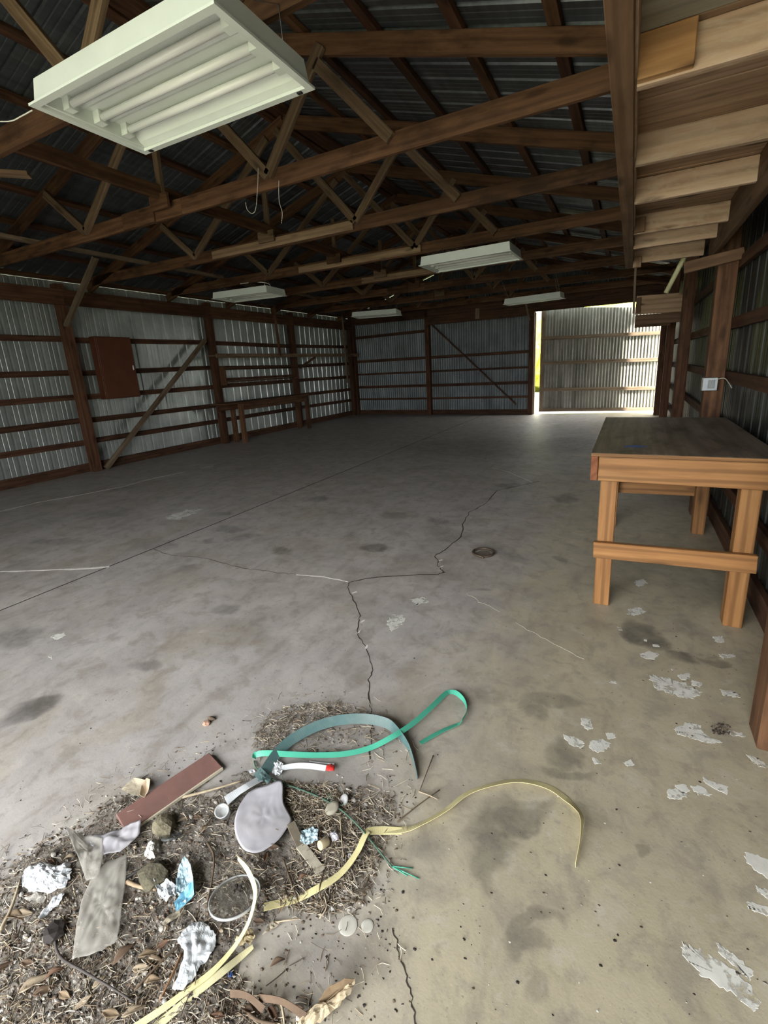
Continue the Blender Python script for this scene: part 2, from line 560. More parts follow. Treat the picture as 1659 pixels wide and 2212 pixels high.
M_JOINT = plain('dirt_in_the_joint', (.035, .03, .025), .9)
M_GROUND = plain('grass_outside', (.17, .18, .12), .9, 0, .3, 3)
M_CRACK = plain('open_crack', (.045, .038, .03), .9, var=.3, scale=30)
M_CRACKW = plain('lime_filled_crack', (.74, .72, .68), .9, var=.15, scale=30)
M_CRACKF = plain('faint_filled_crack', (.50, .47, .39), .9, var=.15, scale=30)
M_PAINT = plain('flaked_white_paint', (.72, .72, .67), .8, var=.10, scale=18, dirt=(.48, .46, .40), dirt_amt=.5)

def flaky(m):
    nt = m.node_tree
    b = nt.nodes['Principled BSDF']
    n = noise(nt, obj_coords(nt), 55, 5, .7)
    n2 = noise(nt, obj_coords(nt), 16, 4, .6)
    a = ramp(nt, math_n(nt, 'ADD', math_n(nt, 'MULTIPLY', n, .5), math_n(nt, 'MULTIPLY', n2, .5)), [(.39, (0, 0, 0)), (.49, (.95, .95, .95))])
    nt.links.new(a, b.inputs['Alpha'])
flaky(M_PAINT)
floor = tag(empty('floor', (0, 0, 0)), kind='structure')
JX = -3.80
blk('floor_bed', LX - .2, RX + .25, FRONT_Y - .3, 15.2, -.30, -.0012, M_JOINT, floor, bev=0)
for x0, x1 in ((LX - .2, JX - .009), (JX + .009, RX + .25)):
    verts = [(x0, FRONT_Y - .3, 0), (x1, FRONT_Y - .3, 0), (x1, 15.2, 0), (x0, 15.2, 0)]
    o = mesh('concrete_slab', verts + [(a, b_, -.006) for a, b_, _ in verts], [(0, 1, 2, 3), (0, 4, 5, 1), (1, 5, 6, 2), (2, 6, 7, 3), (3, 7, 4, 0)], M_SLAB, floor)

def ribbon(name, pts, w, mat, parent, z=.0012, jitter=0.0, sub=1):
    """a narrow raised-edge line lying on the slab through floor points"""
    P = [Vector((p.x, p.y, 0)) for p in pts]
    Q = []
    for i in range(len(P) - 1):
        for k in range(sub):
            q = P[i].lerp(P[i + 1], k / sub)
            if jitter and (i or k):
                q += Vector((random.uniform(-1, 1), random.uniform(-1, 1), 0)) * jitter
            Q.append(q)
    Q.append(P[-1])
    verts, faces = [], []
    for i, q in enumerate(Q):
        t = (Q[min(i + 1, len(Q) - 1)] - Q[max(i - 1, 0)]).normalized()
        s = Vector((-t.y, t.x, 0)) * w * .5 * random.uniform(.45, 1.4)
        for sg, zz in ((1, .0001), (1, z), (-1, z), (-1, .0001)):
            verts.append((q.x + s.x * sg, q.y + s.y * sg, zz))
        if i:
            a = (i - 1) * 4
            for k in range(3):
                faces.append((a + k, a + k + 1, a + 5 + k, a + 4 + k))
    return mesh(name, verts, faces, mat, parent, origin=Q[0])

def pxs(*pp):
    return [at(*p) for p in pp]
cr_main = [(755, 1258), (752, 1268), (764, 1296), (778, 1330), (774, 1352), (773, 1372), (788, 1396), (800, 1425), (804, 1448), (796, 1470), (798, 1500), (803, 1535), (802, 1580), (800, 1640)]
ribbon('crack', pxs(*cr_main), .0055, M_CRACK, floor, jitter=.006, sub=4)
ribbon('crack', pxs((848, 2005), (858, 2040), (862, 2075), (880, 2108), (886, 2150), (893, 2180), (896, 2215), (900, 2260)), .0028, M_CRACK, floor, jitter=.0035, sub=4)
ribbon('crack', pxs((755, 1258), (800, 1249), (870, 1243), (945, 1241), (962, 1236)), .009, M_CRACK, floor, jitter=.008, sub=4)
ribbon('crack', pxs((958, 1238), (946, 1222), (946, 1211), (937, 1201), (962, 1188), (996, 1160), (1000, 1132), (1014, 1106), (1046, 1090), (1072, 1060), (1118, 1050), (1165, 1040)), .008, M_CRACK, floor, jitter=.008, sub=4)
ribbon('pale_crack', pxs((752, 1257), (700, 1246), (640, 1241)), .008, M_CRACKW, floor, jitter=.006, sub=5)
ribbon('crack', pxs((640, 1241), (600, 1237), (540, 1229), (500, 1222), (440, 1205), (370, 1200), (330, 1186)), .004, M_CRACK, floor, jitter=.010, sub=5)
ribbon('pale_crack', pxs((-30, 1236), (60, 1233), (140, 1230), (200, 1227), (236, 1224)), .022, M_CRACKW, floor, jitter=.004, sub=4)
ribbon('pale_crack', pxs((-20, 1110), (80, 1086), (180, 1068), (270, 1050), (312, 1038), (405, 1018)), .012, M_CRACKW, floor, jitter=.006, sub=4)
ribbon('pale_crack', pxs((432, 1012), (462, 1006)), .02, M_CRACKW, floor, sub=3)
ribbon('pale_crack', pxs((1008, 1282), (1036, 1300), (1080, 1322)), .0030, M_CRACKF, floor, jitter=.010, sub=5)
ribbon('pale_crack', pxs((1114, 1344), (1150, 1366), (1200, 1392), (1262, 1424)), .0030, M_CRACKF, floor, jitter=.008, sub=5)
ribbon('pale_crack', pxs((1062, 1010), (1100, 1020), (1150, 1042)), .008, M_CRACKW, floor, jitter=.003, sub=3)
for w in ((760, 1282), (778, 1345), (774, 1368), (790, 1402), (947, 1212), (950, 1226)):
    q = at(*w)
    ribbon('lime_fleck', [q, q + Vector((random.uniform(-.02, .02), .035, 0))], .012, M_CRACKW, floor, z=.002, sub=2)

def patch(name, pp, mat, parent, z=.0007, rag=.006, sub=7):
    """a flake with a ragged outline lying on the slab"""
    P = [at(*p) for p in pp]
    ring = []
    for i in range(len(P)):
        a, b_ = P[i], P[(i + 1) % len(P)]
        for k in range(sub):
            q = a.lerp(b_, k / sub)
            ring.append(Vector((q.x + random.uniform(-rag, rag), q.y + random.uniform(-rag, rag), z)))
    n = len(ring)
    cen = sum(ring, Vector()) / n
    verts = ring + [Vector((q.x, q.y, .0001)) + (q - cen).normalized() * .001 for q in ring] + [cen]
    faces = [(i, (i + 1) % n, 2 * n) for i in range(n)] + [(i, n + i, n + (i + 1) % n, (i + 1) % n) for i in range(n)]
    return mesh(name, verts, faces, mat, parent, origin=(cen.x, cen.y, 0))
for pp, rag in [
    ([(1475, 2038), (1510, 2050), (1570, 2085), (1620, 2130), (1642, 2165), (1630, 2185), (1590, 2150), (1520, 2110), (1478, 2068)], .005),
    ([(1545, 2033), (1585, 2062), (1628, 2100), (1622, 2118), (1590, 2090), (1556, 2060)], .004),
    ([(1608, 1840), (1640, 1848), (1690, 1870), (1690, 1920), (1640, 1885), (1612, 1862)], .004),
    ([(1633, 1914), (1665, 1925), (1690, 1950), (1660, 1942), (1640, 1930)], .003), ([(1613, 1950), (1650, 1955), (1690, 1985), (1655, 1980), (1622, 1965)], .004),
    ([(1257, 1552), (1274, 1554), (1282, 1572), (1270, 1577), (1256, 1565)], .004), ([(1215, 1586), (1240, 1592), (1262, 1604), (1258, 1616), (1238, 1612), (1220, 1596)], .004),
    ([(1272, 1602), (1300, 1596), (1318, 1606), (1312, 1620), (1290, 1626), (1274, 1616)], .006), ([(1309, 1583), (1328, 1584), (1330, 1594), (1314, 1598)], .003),
    ([(1279, 1636), (1290, 1640), (1298, 1650), (1284, 1650)], .002), ([(1348, 1648), (1362, 1640), (1370, 1652), (1356, 1656)], .002),
    ([(1441, 1710), (1456, 1702), (1488, 1718), (1466, 1728), (1444, 1724)], .004), ([(1458, 1696), (1480, 1694), (1490, 1708), (1474, 1716)], .003),
    ([(1490, 1698), (1515, 1698), (1538, 1718), (1510, 1718)], .003), ([(1518, 1678), (1530, 1684), (1572, 1700), (1570, 1716), (1540, 1702), (1520, 1688)], .002),
    ([(1396, 1456), (1430, 1462), (1470, 1472), (1520, 1496), (1500, 1510), (1456, 1500), (1420, 1488)], .012), ([(1464, 1458), (1490, 1454), (1490, 1466), (1470, 1468)], .006), ([(1494, 1468), (1518, 1476), (1512, 1484), (1496, 1480)], .005),
    ([(1457, 1572), (1480, 1562), (1510, 1564), (1525, 1590), (1560, 1604), (1530, 1606), (1490, 1594), (1462, 1584)], .006), ([(1570, 1578), (1600, 1582), (1612, 1592), (1580, 1590)], .005),
    ([(1380, 1414), (1400, 1406), (1424, 1412), (1414, 1424), (1392, 1422)], .004), ([(1334, 1354), (1342, 1356), (1344, 1362), (1336, 1361)], .002), ([(1391, 1380), (1398, 1381), (1397, 1386), (1391, 1384)], .001), ([(1410, 1392), (1424, 1393), (1425, 1398), (1412, 1397)], .002),
    ([(1358, 1316), (1380, 1312), (1396, 1322), (1370, 1330), (1354, 1326)], .006), ([(1368, 1256), (1390, 1250), (1400, 1260), (1378, 1268)], .006), ([(1540, 1376), (1560, 1372), (1564, 1388), (1546, 1386)], .006), ([(1552, 1414), (1586, 1412), (1590, 1420), (1560, 1422)], .005),
    ([(1556, 1490), (1590, 1494), (1598, 1506), (1566, 1504)], .007), ([(1448, 1442), (1456, 1444), (1452, 1449)], .001), ([(1310, 1470), (1330, 1472), (1331, 1476), (1318, 1475)], .001), ([(1615, 1632), (1640, 1640), (1668, 1660), (1640, 1658)], .006),
    ([(840, 1330), (866, 1328), (878, 1338), (850, 1362), (836, 1352)], .014), ([(886, 1296), (916, 1288), (926, 1300), (900, 1308)], .014),
    ([(110, 1375), (135, 1366), (144, 1372), (124, 1382)], .006), ([(104, 1418), (114, 1414), (112, 1424)], .003), ([(355, 1118), (400, 1102), (432, 1100), (424, 1108), (380, 1124)], .03),
]:
    patch('paint_patch', pp, M_PAINT, floor, rag=rag)

# ground outside both doors
gr = tag(mesh('ground', [(-40, -45, -.06), (40, -45, -.06), (40, 60, -.06), (-40, 60, -.06)] + [(-40, -45, -.5), (40, -45, -.5), (40, 60, -.5), (-40, 60, -.5)],
              [(0, 1, 2, 3), (4, 7, 6, 5), (0, 4, 5, 1), (1, 5, 6, 2), (2, 6, 7, 3), (3, 7, 4, 0)], M_GROUND), kind='structure')

# ---- left wall --------------------------------------------------------------
LPOST_Y = [-1.9, 1.60, 4.58, 7.54, 10.32, 13.30]
wall_left = tag(empty('wall_left', (LX, 6.3, 0)), kind='structure')
me = None
y = EY + .01 - math.ceil((EY - FRONT_Y) / SHEET_W) * SHEET_W
i = 0
while y < EY - .1:
    _, me = sheet('siding_sheet', PROF, (LX - .0005 * (i % 2), y, .02), (0, 1, 0), (0, 0, 1), 3.108, (-1, 0, 0), M_WALL, wall_left, me=me)
    y += SHEET_W
    i += 1
PX0, PX1 = LX + .055, LX + .195      # posts
for py in LPOST_Y:
    blk('post', PX0, PX1, py - .07, py + .07, 0, 3.06, W_POST, wall_left, .005)
G_Z = [2.225, 1.685, 1.28, .875, .52]
for a, b_ in zip(LPOST_Y[:-1], LPOST_Y[1:]):
    for k, z in enumerate(G_Z):
        dz = random.uniform(-.015, .015)
        board('girt', (LX + .033, a, z + dz), (LX + .033, b_, z - dz + random.uniform(-.01, .01)), .038, .09, W_GIRT, wall_left)
    board('skirt_board', (LX + .033, a, .075), (LX + .033, b_, .075), .038, .15, W_DARK, wall_left)
    board('top_plate', (PX1 + .02, a, 2.855), (PX1 + .02, b_, 2.855), .038, .235, W_POST, wall_left)
    board('top_plate', (LX + .033, a, 2.90), (LX + .033, b_, 2.90), .038, .14, W_POST, wall_left)

# ---- right wall -------------------------------------------------------------
RPOST_Y = [-1.9, 1.965, 4.98, 8.0, 10.9, 13.30]
wall_right = tag(empty('wall_right', (RX, 6.3, 0)), kind='structure')
me = None
y = EY + .01 - math.ceil((EY - FRONT_Y) / SHEET_W) * SHEET_W
i = 0
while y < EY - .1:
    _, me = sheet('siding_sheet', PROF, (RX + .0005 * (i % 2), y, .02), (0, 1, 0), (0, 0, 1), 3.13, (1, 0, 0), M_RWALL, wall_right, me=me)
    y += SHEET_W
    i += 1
for py in RPOST_Y:
    blk('post', RX - (.255 if 1 < py < 2 else .19), RX - .05, py - .07, py + .07, 0, 3.06, W_POST if py > 5 or py < 0 else W_TRUSS, wall_right, .005)
for a, b_ in zip(RPOST_Y[:-1], RPOST_Y[1:]):
    for z in (.43, .86, 1.28, 1.72, 2.2):
        board('girt', (RX - .027, a, z), (RX - .027, b_, z), .038, .09, W_GIRT, wall_right)
    board('skirt_board', (RX - .027, a, .075), (RX - .027, b_, .075), .038, .15, W_DARK, wall_right)
    board('top_plate', (RX - .027, a, 2.90), (RX - .027, b_, 2.90), .038, .19, W_POST, wall_right)

# ---- end wall with the sliding-door opening --------------------------------
wall_back = tag(empty('wall_back', (-3.8, EY, 0)), kind='structure')
DX0, DX1 = -2.40, .64
def gable_top(x):
    return chord_z(x) + .112
def gable_sheet(prof, x, w, y, z0, out, parent):
    sheet('corrugated_sheet', prof, (x, y, z0), (1, 0, 0), (0, 0, 1), lambda s: gable_top(x + s) - z0, out, M_END, parent)
x = LX
while x < RX:
    w = min(.6858, RX - x)
    prof = wavy_profile(w, .0762 if w > .6 else w / max(1, round(w / .0762)))
    inside = x + w > DX0 + .1 and x < DX1
    z0 = 2.78 if inside else .02
    gable_sheet(prof, x, w, EY, z0, (0, 1, 0), wall_back)
    if inside and x < DX0:      # the narrow strip left of the opening
        wn_ = DX0 - x
        sheet('corrugated_sheet', wavy_profile(wn_, wn_ / max(1, round(wn_ / .0762))), (x, EY, .02), (1, 0, 0), (0, 0, 1), 2.76, (0, 1, 0), M_END, wall_back)
    x += .6858
for px in (-8.23, -5.56, -2.47, .70):
    blk('post', px - .07, px + .07, EY - .20, EY - .06, 0, min(3.06, chord_z(px)), W_POST, wall_back, .005)
for xa, xb in ((-8.3, -5.56), (-5.56, -2.47)):
    for z in (.50, .90, 1.32, 1.745):
        board('girt', (xa, EY - .033, z + random.uniform(-.01, .01)), (xb, EY - .033, z), .038, .085 if z in (.90, 1.745) else .06, W_GIRT, wall_back)
    board('skirt_board', (xa, EY - .033, .07), (xb, EY - .033, .07), .038, .14, W_DARK, wall_back)
board('girt', (-8.3, EY - .033, 2.50), (-5.56, EY - .033, 2.54), .038, .085, W_GIRT, wall_back)
board('header_board', (-8.3, EY - .225, 3.02), (-5.5, EY - .225, 3.02), .038, .28, W_DARK, wall_back)
board('header_board', (-5.6, EY - .225, 2.80), (-2.4, EY - .225, 2.80), .038, .24, W_DARK, wall_back)
board('header_board', (-5.6, EY - .225, 3.045), (-2.4, EY - .225, 3.045), .038, .24, W_DARK, wall_back)
board('header_board', (-2.42, EY - .225, 2.88), (RX - .05, EY - .225, 2.88), .038, .235, W_DARK, wall_back)
board('header_board', (-2.42, EY - .225, 3.12), (RX - .05, EY - .225, 3.12), .038, .23, W_DARK, wall_back)
blk('cleat', -4.02, -3.90, EY - .29, EY - .245, 2.72, 3.0, W_BRACE, wall_back)
board('jamb_board', (DX0 + .005, EY - .02, 0), (DX0 + .005, EY - .02, 2.76), .03, .14, W_BRACE, wall_back, up=(0, 1, 0))

# ---- front wall behind the camera: a wide open doorway ----------------------
wall_front = tag(empty('wall_front', (-3.8, FRONT_Y, 0)), kind='structure')
x = LX
while x < RX:
    w = min(.6858, RX - x)
    inside = x + w > OPEN_X0 and x < OPEN_X1
    z0 = OPEN_Z if inside else .02
    gable_sheet(wavy_profile(w, .0762 if w > .6 else w / max(1, round(w / .0762))), x, w, FRONT_Y, z0, (0, -1, 0), wall_front)
    x += .6858

# ---- roof -------------------------------------------------------------------
ceiling = tag(empty('ceiling', (RIDGE_X, 6.3, 4.5)), kind='structure')
def roof_side(xe, sgn):
    run = Vector((RIDGE_X - xe, 0, chord_z(RIDGE_X) - chord_z(xe)))
    L = run.length
    d = run.normalized()
    nrm = Vector((-d.z * (1 if d.x > 0 else -1), 0, abs(d.x)))
    base = Vector((xe, 0, chord_z(xe)))
    n = 8
    for k in range(n):
        s = .12 + (L - .24) * k / (n - 1)
        p = base + d * s + nrm * (.07 + .0225)
        for ya, yb in ((FRONT_Y - .1, 3.66), (3.66, 8.22), (8.22, EY + .1)):
            board('purlin', (p.x, ya, p.z), (p.x, yb, p.z), .089, .042, W_GIRT if (k + int(ya)) % 3 else W_TRUSS, ceiling, up=nrm)
    me = None
    y = EY + .12 - math.ceil((EY - FRONT_Y) / SHEET_W) * SHEET_W
    while y < EY:
        p = base + nrm * (.07 + .045 + .001) - d * .12
        across = Vector((0, 1, 0))
        out = nrm
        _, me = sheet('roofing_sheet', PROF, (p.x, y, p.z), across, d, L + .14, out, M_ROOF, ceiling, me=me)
        y += SHEET_W
board('ridge_cap', (RIDGE_X, FRONT_Y - .15, RIDGE_Z + .150), (RIDGE_X, EY + .15, RIDGE_Z + .150), .50, .012, M_ROOF, ceiling, bev=0)
board('ridge_board', (RIDGE_X, FRONT_Y - .15, RIDGE_Z + .10), (RIDGE_X, EY + .15, RIDGE_Z + .10), .20, .05, W_DARK, ceiling, bev=0)
roof_side(LX - .02, -1)
roof_side(RX + .02, 1)

# ---- trusses ----------------------------------------------------------------
TY = [2.06 + 1.535 * k for k in range(8)]
ORD = ['nearest the camera, above the big white light', 'second from the camera, crossing the whole picture', 'third from the camera with a pale splice board', 'fourth from the camera with a pale scab board',
       'fifth from the camera', 'sixth from the camera', 'seventh from the camera', 'farthest from the camera, just before the end wall']
for k, ty in enumerate(TY):
    t = tag(empty('roof_truss', (RIDGE_X, ty, 3.08)), 'brown wooden roof truss, ' + ORD[k], 'roof truss', 'wooden roof trusses')
    BZ = 3.15
    jx = random.uniform(-.05, .05)
    board('bottom_chord', (LX + .2, ty, BZ + .01), (-4.1 + jx, ty, BZ), .04, .145, W_TRUSS, t)
    board('bottom_chord', (-4.1 + jx, ty, BZ), (RX - .05, ty, BZ), .04, .145, W_TRUSS, t)
    for xe in (LX + .03, RX - .03):
        board('top_chord', (xe, ty, chord_z(xe)), (RIDGE_X, ty, chord_z(RIDGE_X)), .04, .14, W_TRUSS, t, up=(0, 0, 1))
    bR, bL, tR, tL = -2.93 + random.uniform(-.05, .05), -5.62 + random.uniform(-.06, .06), -2.28, -6.25
    def web(x0, z0, x1, z1, m=W_WEB):
        board('web', (x0, ty - .04, z0), (x1, ty - .04, z1), .038, .089, m, t, up=(0, 1, 0)) if False else board('web', (x0, ty - .041, z0), (x1, ty - .041, z1), .089, .038, m, t, up=(0, 1, 0))
    web(bR, BZ + .02, tR, chord_z(tR) - .02)
    web(tR - .06, chord_z(tR) - .12, -1.72, BZ + .02)
    web(bR, BZ + .02, -4.0, chord_z(-4.0) - .05)
    web(bL, BZ + .02, -4.15, chord_z(-4.15) - .05)
    web(bL, BZ + .02, tL, chord_z(tL) - .02)
    if k >= 1:
        board('king_strip', (-4.27, ty - .06, BZ + .02), (-4.25, ty - .06, BZ + .62), .07, .038, W_WEB, t, up=(0, 1, 0))
        blk('gusset_block', -4.40, -4.14, ty - .11, ty - .08, BZ - .01, BZ + .12, W_TRUSS if k % 2 else W_WEB, t)
    if k in (2, 3, 4):
        board('splice_board', (-5.3 + .3 * k - .6, ty - .045, BZ - .01), (-3.0 + .2 * k - .4, ty - .045, BZ - .01), .03, .10, W_SCAB, t)
    elif k in (1, 5, 6):
        board('splice_board', (-4.95, ty - .035, BZ), (-4.45, ty - .035, BZ), .022, .15, W_TRUSS, t)

# longitudinal runners lying on the bottom chords
for nm, x, z, ya, yb, w, h, m, lab in (
        ('runner_board', -4.27, 3.29, 0.3, 6.9, .04, .12, W_TRUSS, 'long brown runner board on edge on the near trusses, beside the big light'),
        ('runner_board', -4.27, 3.29, 6.95, 13.2, .04, .12, W_TRUSS, 'long brown runner board on edge over the far trusses'),
        ('runner_board', -6.75, 3.245, 0.5, 6.6, .10, .04, W_BRACE, 'thin flat runner board over the trusses near the left wall'),
        ('runner_board', -6.9, 3.245, 6.7, 13.1, .10, .04, W_BRACE, 'thin flat runner board over the far trusses near the left wall')):
    tag(board(nm, (x, ya, z), (x + .03, yb, z), w, h, m), lab, 'board', 'runner boards on the trusses')

# ---- sliding door hanging askew outside the end wall -------------------------
DL, DR = Vector((-2.27, 13.68, 0)), Vector((0.67, 14.10, 0))
ddir = (DR - DL).normalized()
dn = Vector((ddir.y, -ddir.x, 0))       # towards the room
door_1 = tag(empty('door_1', DL), kind='structure')
dl = (DR - DL).length
s = 0
WD = wavy_profile(.62, .0775, .010)
me = None
while s < dl - .1:
    p = DL + ddir * s + Vector((0, 0, .05))
    sheet('corrugated_sheet', WD, p, ddir, (0, 0, 1), lambda q: 2.80 - max(0, s + q - .55) * .088, -dn, M_DOOR, door_1)
    s += .62
for z in (.67, 1.40, 2.06):
    board('door_rail', DL + dn * .04 + Vector((0, 0, z + .01)), DR + dn * .04 + Vector((0, 0, z - .04)), .04, .09, W_BRACE, door_1)
board('door_stile', DL + dn * .035 + ddir * .05 + Vector((0, 0, .08)), DL + dn * .035 + ddir * .05 + Vector((0, 0, 2.80)), .035, .09, W_BRACE, door_1, up=ddir)
board('door_bottom_rail', DL + dn * .04 + Vector((0, 0, .11)), DR + dn * .04 + Vector((0, 0, .08)), .04, .09, W_BRACE, door_1)

# sunlit foliage outside the far door
hr = random.Random(5)
bm = bmesh.new()
for k in range(16):
    c = Vector((-10 + k * 1.3 + hr.uniform(-.5, .5), 27 + hr.uniform(-2, 2), hr.uniform(1.0, 2.6)))
    res = bmesh.ops.create_icosphere(bm, subdivisions=3, radius=hr.uniform(1.5, 2.6))
    for v in res['verts']:
        v.co = v.co * (1 + .28 * mnoise.noise(v.co * 1.7 + c)) + c
me = bpy.data.meshes.new('hedge')
bm.to_mesh(me)
bm.free()
M_HEDGE = plain('sunlit_leaves', (.34, .36, .035), .7, 0, .5, 3, bumps=.8)
tag(link('hedge', me, M_HEDGE), 'sunlit yellow-green foliage glimpsed through the gap of the far door', 'foliage')

tag(board('loose_board', at(-120, 366, 3.30), at(64, 378, 3.30), .11, .03, W_SCAB), 'pale loose board end lying over the trusses at the left edge', 'board')

# ================================================================== FIXED THINGS
# ---- loft over the right side -----------------------------------------------
loft = tag(empty('loft_platform', (.25, 3.2, 2.4)), 'rough wooden loft platform overhead at the right, seen from below', 'loft')
board('rim_beam', (-.094, .35, 2.50), (-.080, 5.86, 2.50), .074, .20, W_LOFTR, loft)
board('rim_strip', (-.052, .35, 2.51), (-.040, 5.86, 2.51), .010, .17, W_LOFTJ, loft, bev=.001)
JY = [.55, 1.32, 2.085, 2.862, 3.50, 4.36, 4.88, 5.66]
for k, jy in enumerate(JY):
    m = W_LOFTJ
    x1 = .56
    board('joist', (-.045, jy, 2.467 + (.006 if k % 2 else 0)), (x1, jy, 2.467), .038, .134, m, loft)
# planks of the loft deck, each lying across the joists
deck_y = .30
n = 0
while deck_y < 5.82:
    w = .235 if deck_y > 2.0 else .58
    m = W_PLY if deck_y < 1.9 else W_LOFTP
    blk('deck_plank', -.045, .56, deck_y, min(deck_y + w - .006, 5.84), 2.537, 2.556, m, loft, .002)
    deck_y += w
    n += 1
board('ledger', (.578, .35, 2.44), (.578, 5.3, 2.405), .036, .24, W_LOFTR, loft)
for (x0, x1, y0, z0, z1, m) in ((-.045, .12, 2.03, 2.405, 2.535, W_ORANGE), (-.045, .03, 4.25, 2.40, 2.50, W_LOFTR), (-.045, .03, 5.60, 2.36, 2.46, W_LOFTP)):
    blk('nailing_block', x0, x1, y0, y0 + .036, z0, z1, m, loft)
board('bearer', (.35, 4.885, 2.195), (.76, 4.885, 2.255), .04, .09, W_LOFTR, loft)

plat = tag(empty('hanging_shelf', (.38, 9.2, 2.2)), 'dark plank shelf hanging in front of the far door, at the right', 'shelf')
board('front_beam', (.015, 9.0, 2.295), (.745, 9.0, 2.275), .04, .29, W_LOFTP, plat)
board('lower_beam', (.02, 9.004, 2.065), (.735, 9.004, 2.055), .034, .155, W_LOFTR, plat)
blk('end_block', .02, .09, 8.95, 8.98, 2.17, 2.41, W_LOFTR, plat)
for k in range(4):
    blk('shelf_plank', .02, .58, 9.03 + k * .2, 9.22 + k * .2, 2.10, 2.135, W_LOFTP, plat)
blk('rear_beam', .02, .58, 9.78, 9.82, 1.98, 2.10, W_LOFTR, plat)
board('hanger_strip', (-.01, 9.0, 2.17), (-.035, 9.0, 3.08), .035, .03, W_BRACE, plat, up=(0, 1, 0))
board('hanger_strip', (.68, 9.05, 2.0), (.69, 9.05, 3.0), .04, .04, W_BRACE, plat, up=(0, 1, 0))

pole = tag(tube('pale_pole', [Vector((.29, 6.0, 2.13)), Vector((.36, 5.95, 2.30)), Vector((.46, 5.89, 2.54)), Vector((.50, 5.80, 2.66))], .024, plain('pale_yellow_wood', (.62, .60, .34), .6), seg=12),
           'pale yellow round pole end sticking down beside the loft end', 'pole')

# ---- workbench at the right -------------------------------------------------
wb = tag(empty('workbench', (.26, 3.65, 0)), 'sturdy pine workbench with a dark stained plywood top by the right wall', 'workbench')
wtop = blk('bench_top', -.165, .72, 2.785, 4.52, .952, .972, W_BENCHTOP, wb, .002)
blk('top_edge', -.165, .72, 2.778, 2.784, .953, .971, W_BENCH, wtop, .001)
blk('front_apron', -.124, .66, 2.80, 2.838, .806, .950, W_BENCH, wb)
tag(blk('side_apron', -.165, -.127, 2.80, 4.5, .806, .950, W_BENCHRED, wb), 'reddish side board')
tag(blk('side_apron', .664, .702, 2.80, 4.5, .806, .950, W_BENCHRED, wb), 'reddish side board')
blk('back_apron', -.124, .66, 4.46, 4.498, .806, .950, W_BENCH, wb)
LEGS = [(-.110, 2.841), (.560, 2.841), (-.110, 4.37), (.560, 4.37)]
for lx, ly in LEGS:
    blk('leg', lx, lx + .09, ly, ly + .09, 0, .95, W_BENCH, wb, .004)
board('stretcher', (-.125, 2.82, .374), (.665, 2.82, .400), .036, .10, W_BENCH, wb)
board('stretcher', (-.10, 4.482, .34), (.64, 4.482, .36), .036, .10, W_BENCH, wb)
mk = plain('blue_chalk', (.10, .16, .42), .8)
mesh('blue_mark', [(.00, 2.99, .9728), (.10, 3.0, .9728), (.13, 3.05, .9728), (.05, 3.07, .9728), (.0, 3.04, .9728)], [(0, 1, 2, 3, 4)], mk, wtop)

# ---- switch box on the right post -------------------------------------------
ob = tag(empty('outlet_box', (.62, 4.89, 1.16)), 'small galvanised electrical box on the right post above the workbench', 'electrical box')
blk('box_body', .572, .685, 4.845, 4.908, 1.165, 1.277, M_STEEL, ob, .004)
cvr = blk('cover_plate', .575, .682, 4.838, 4.845, 1.168, 1.274, plain('light_steel', (.42, .45, .47), .4, .3), ob, .001)
blk('receptacle', .612, .662, 4.832, 4.838, 1.185, 1.257, plain('grey_plastic', (.28, .30, .31), .5), cvr, .003)
tube('cable', spline([(.68, 4.87, 1.26), (.72, 4.80, 1.27), (.74, 4.70, 1.235), (.75, 4.62, 1.20)]), .004, M_WIRE, ob, 6)

# ---- left side: rust-brown box, braces, bench, shelf ------------------------
bx = tag(empty('wall_box', (LX + .2, 5.27, 1.2)), 'tall rust brown painted box hung on the left wall girts', 'box')
blk('box_body', LX + .06, LX + .22, 4.95, 5.60, 1.215, 2.275, M_BROWNBOX, bx, .006)
bdr = blk('box_door', LX + .222, LX + .236, 4.965, 5.585, 1.23, 2.26, M_BROWNBOX, bx, .004)
blk('latch', LX + .236, LX + .250, 5.53, 5.55, 1.70, 1.78, M_STEEL, bdr, .002)

tag(board('leaning_brace', (LX + .23, 4.69, .03), (LX + .22, 7.30, 2.28), .038, .09, W_BRACE), 'pale weathered board leaning diagonally against the left wall girts', 'brace')
tag(board('knee_brace', (LX + .19, 4.56, 2.42), (-7.15, 4.60, 3.30), .038, .09, W_BRACE, up=(0, 1, 0)), 'pale knee brace slanting from the near left post up to the trusses', 'brace')
tag(board('end_wall_brace', (-5.42, EY - .225, 2.72), (-2.85, EY - .225, .30), .03, .09, W_GIRT, up=(0, 1, 0)), 'dark diagonal brace board on the far end wall', 'brace')
tag(board('knee_brace', (-2.62, EY - .24, 2.98), (-2.52, EY - .24, 2.55), .05, .03, W_BRACE, up=(0, 1, 0)), 'short pale strut beside the bright far door', 'brace')

b2 = tag(empty('bench', (-8.0, 8.8, 0)), 'long narrow brown bench against the far part of the left wall', 'bench')
blk('bench_top', PX1 + .002, -7.72, 7.2, 10.15, .895, .925, W_TRUSS, b2)
board('apron', (-7.745, 7.65, .815), (-7.745, 10.14, .815), .038, .15, W_TRUSS, b2)
board('apron', (-7.98, 7.2, .82), (-7.98, 10.1, .82), .038, .12, W_TRUSS, b2)
for (lx, ly) in ((-7.80, 7.62), (-7.80, 10.03), (-8.1, 7.66), (-8.1, 10.0)):
    blk('leg', lx, lx + .089, ly, ly + .089, 0, .89, W_TRUSS, b2)

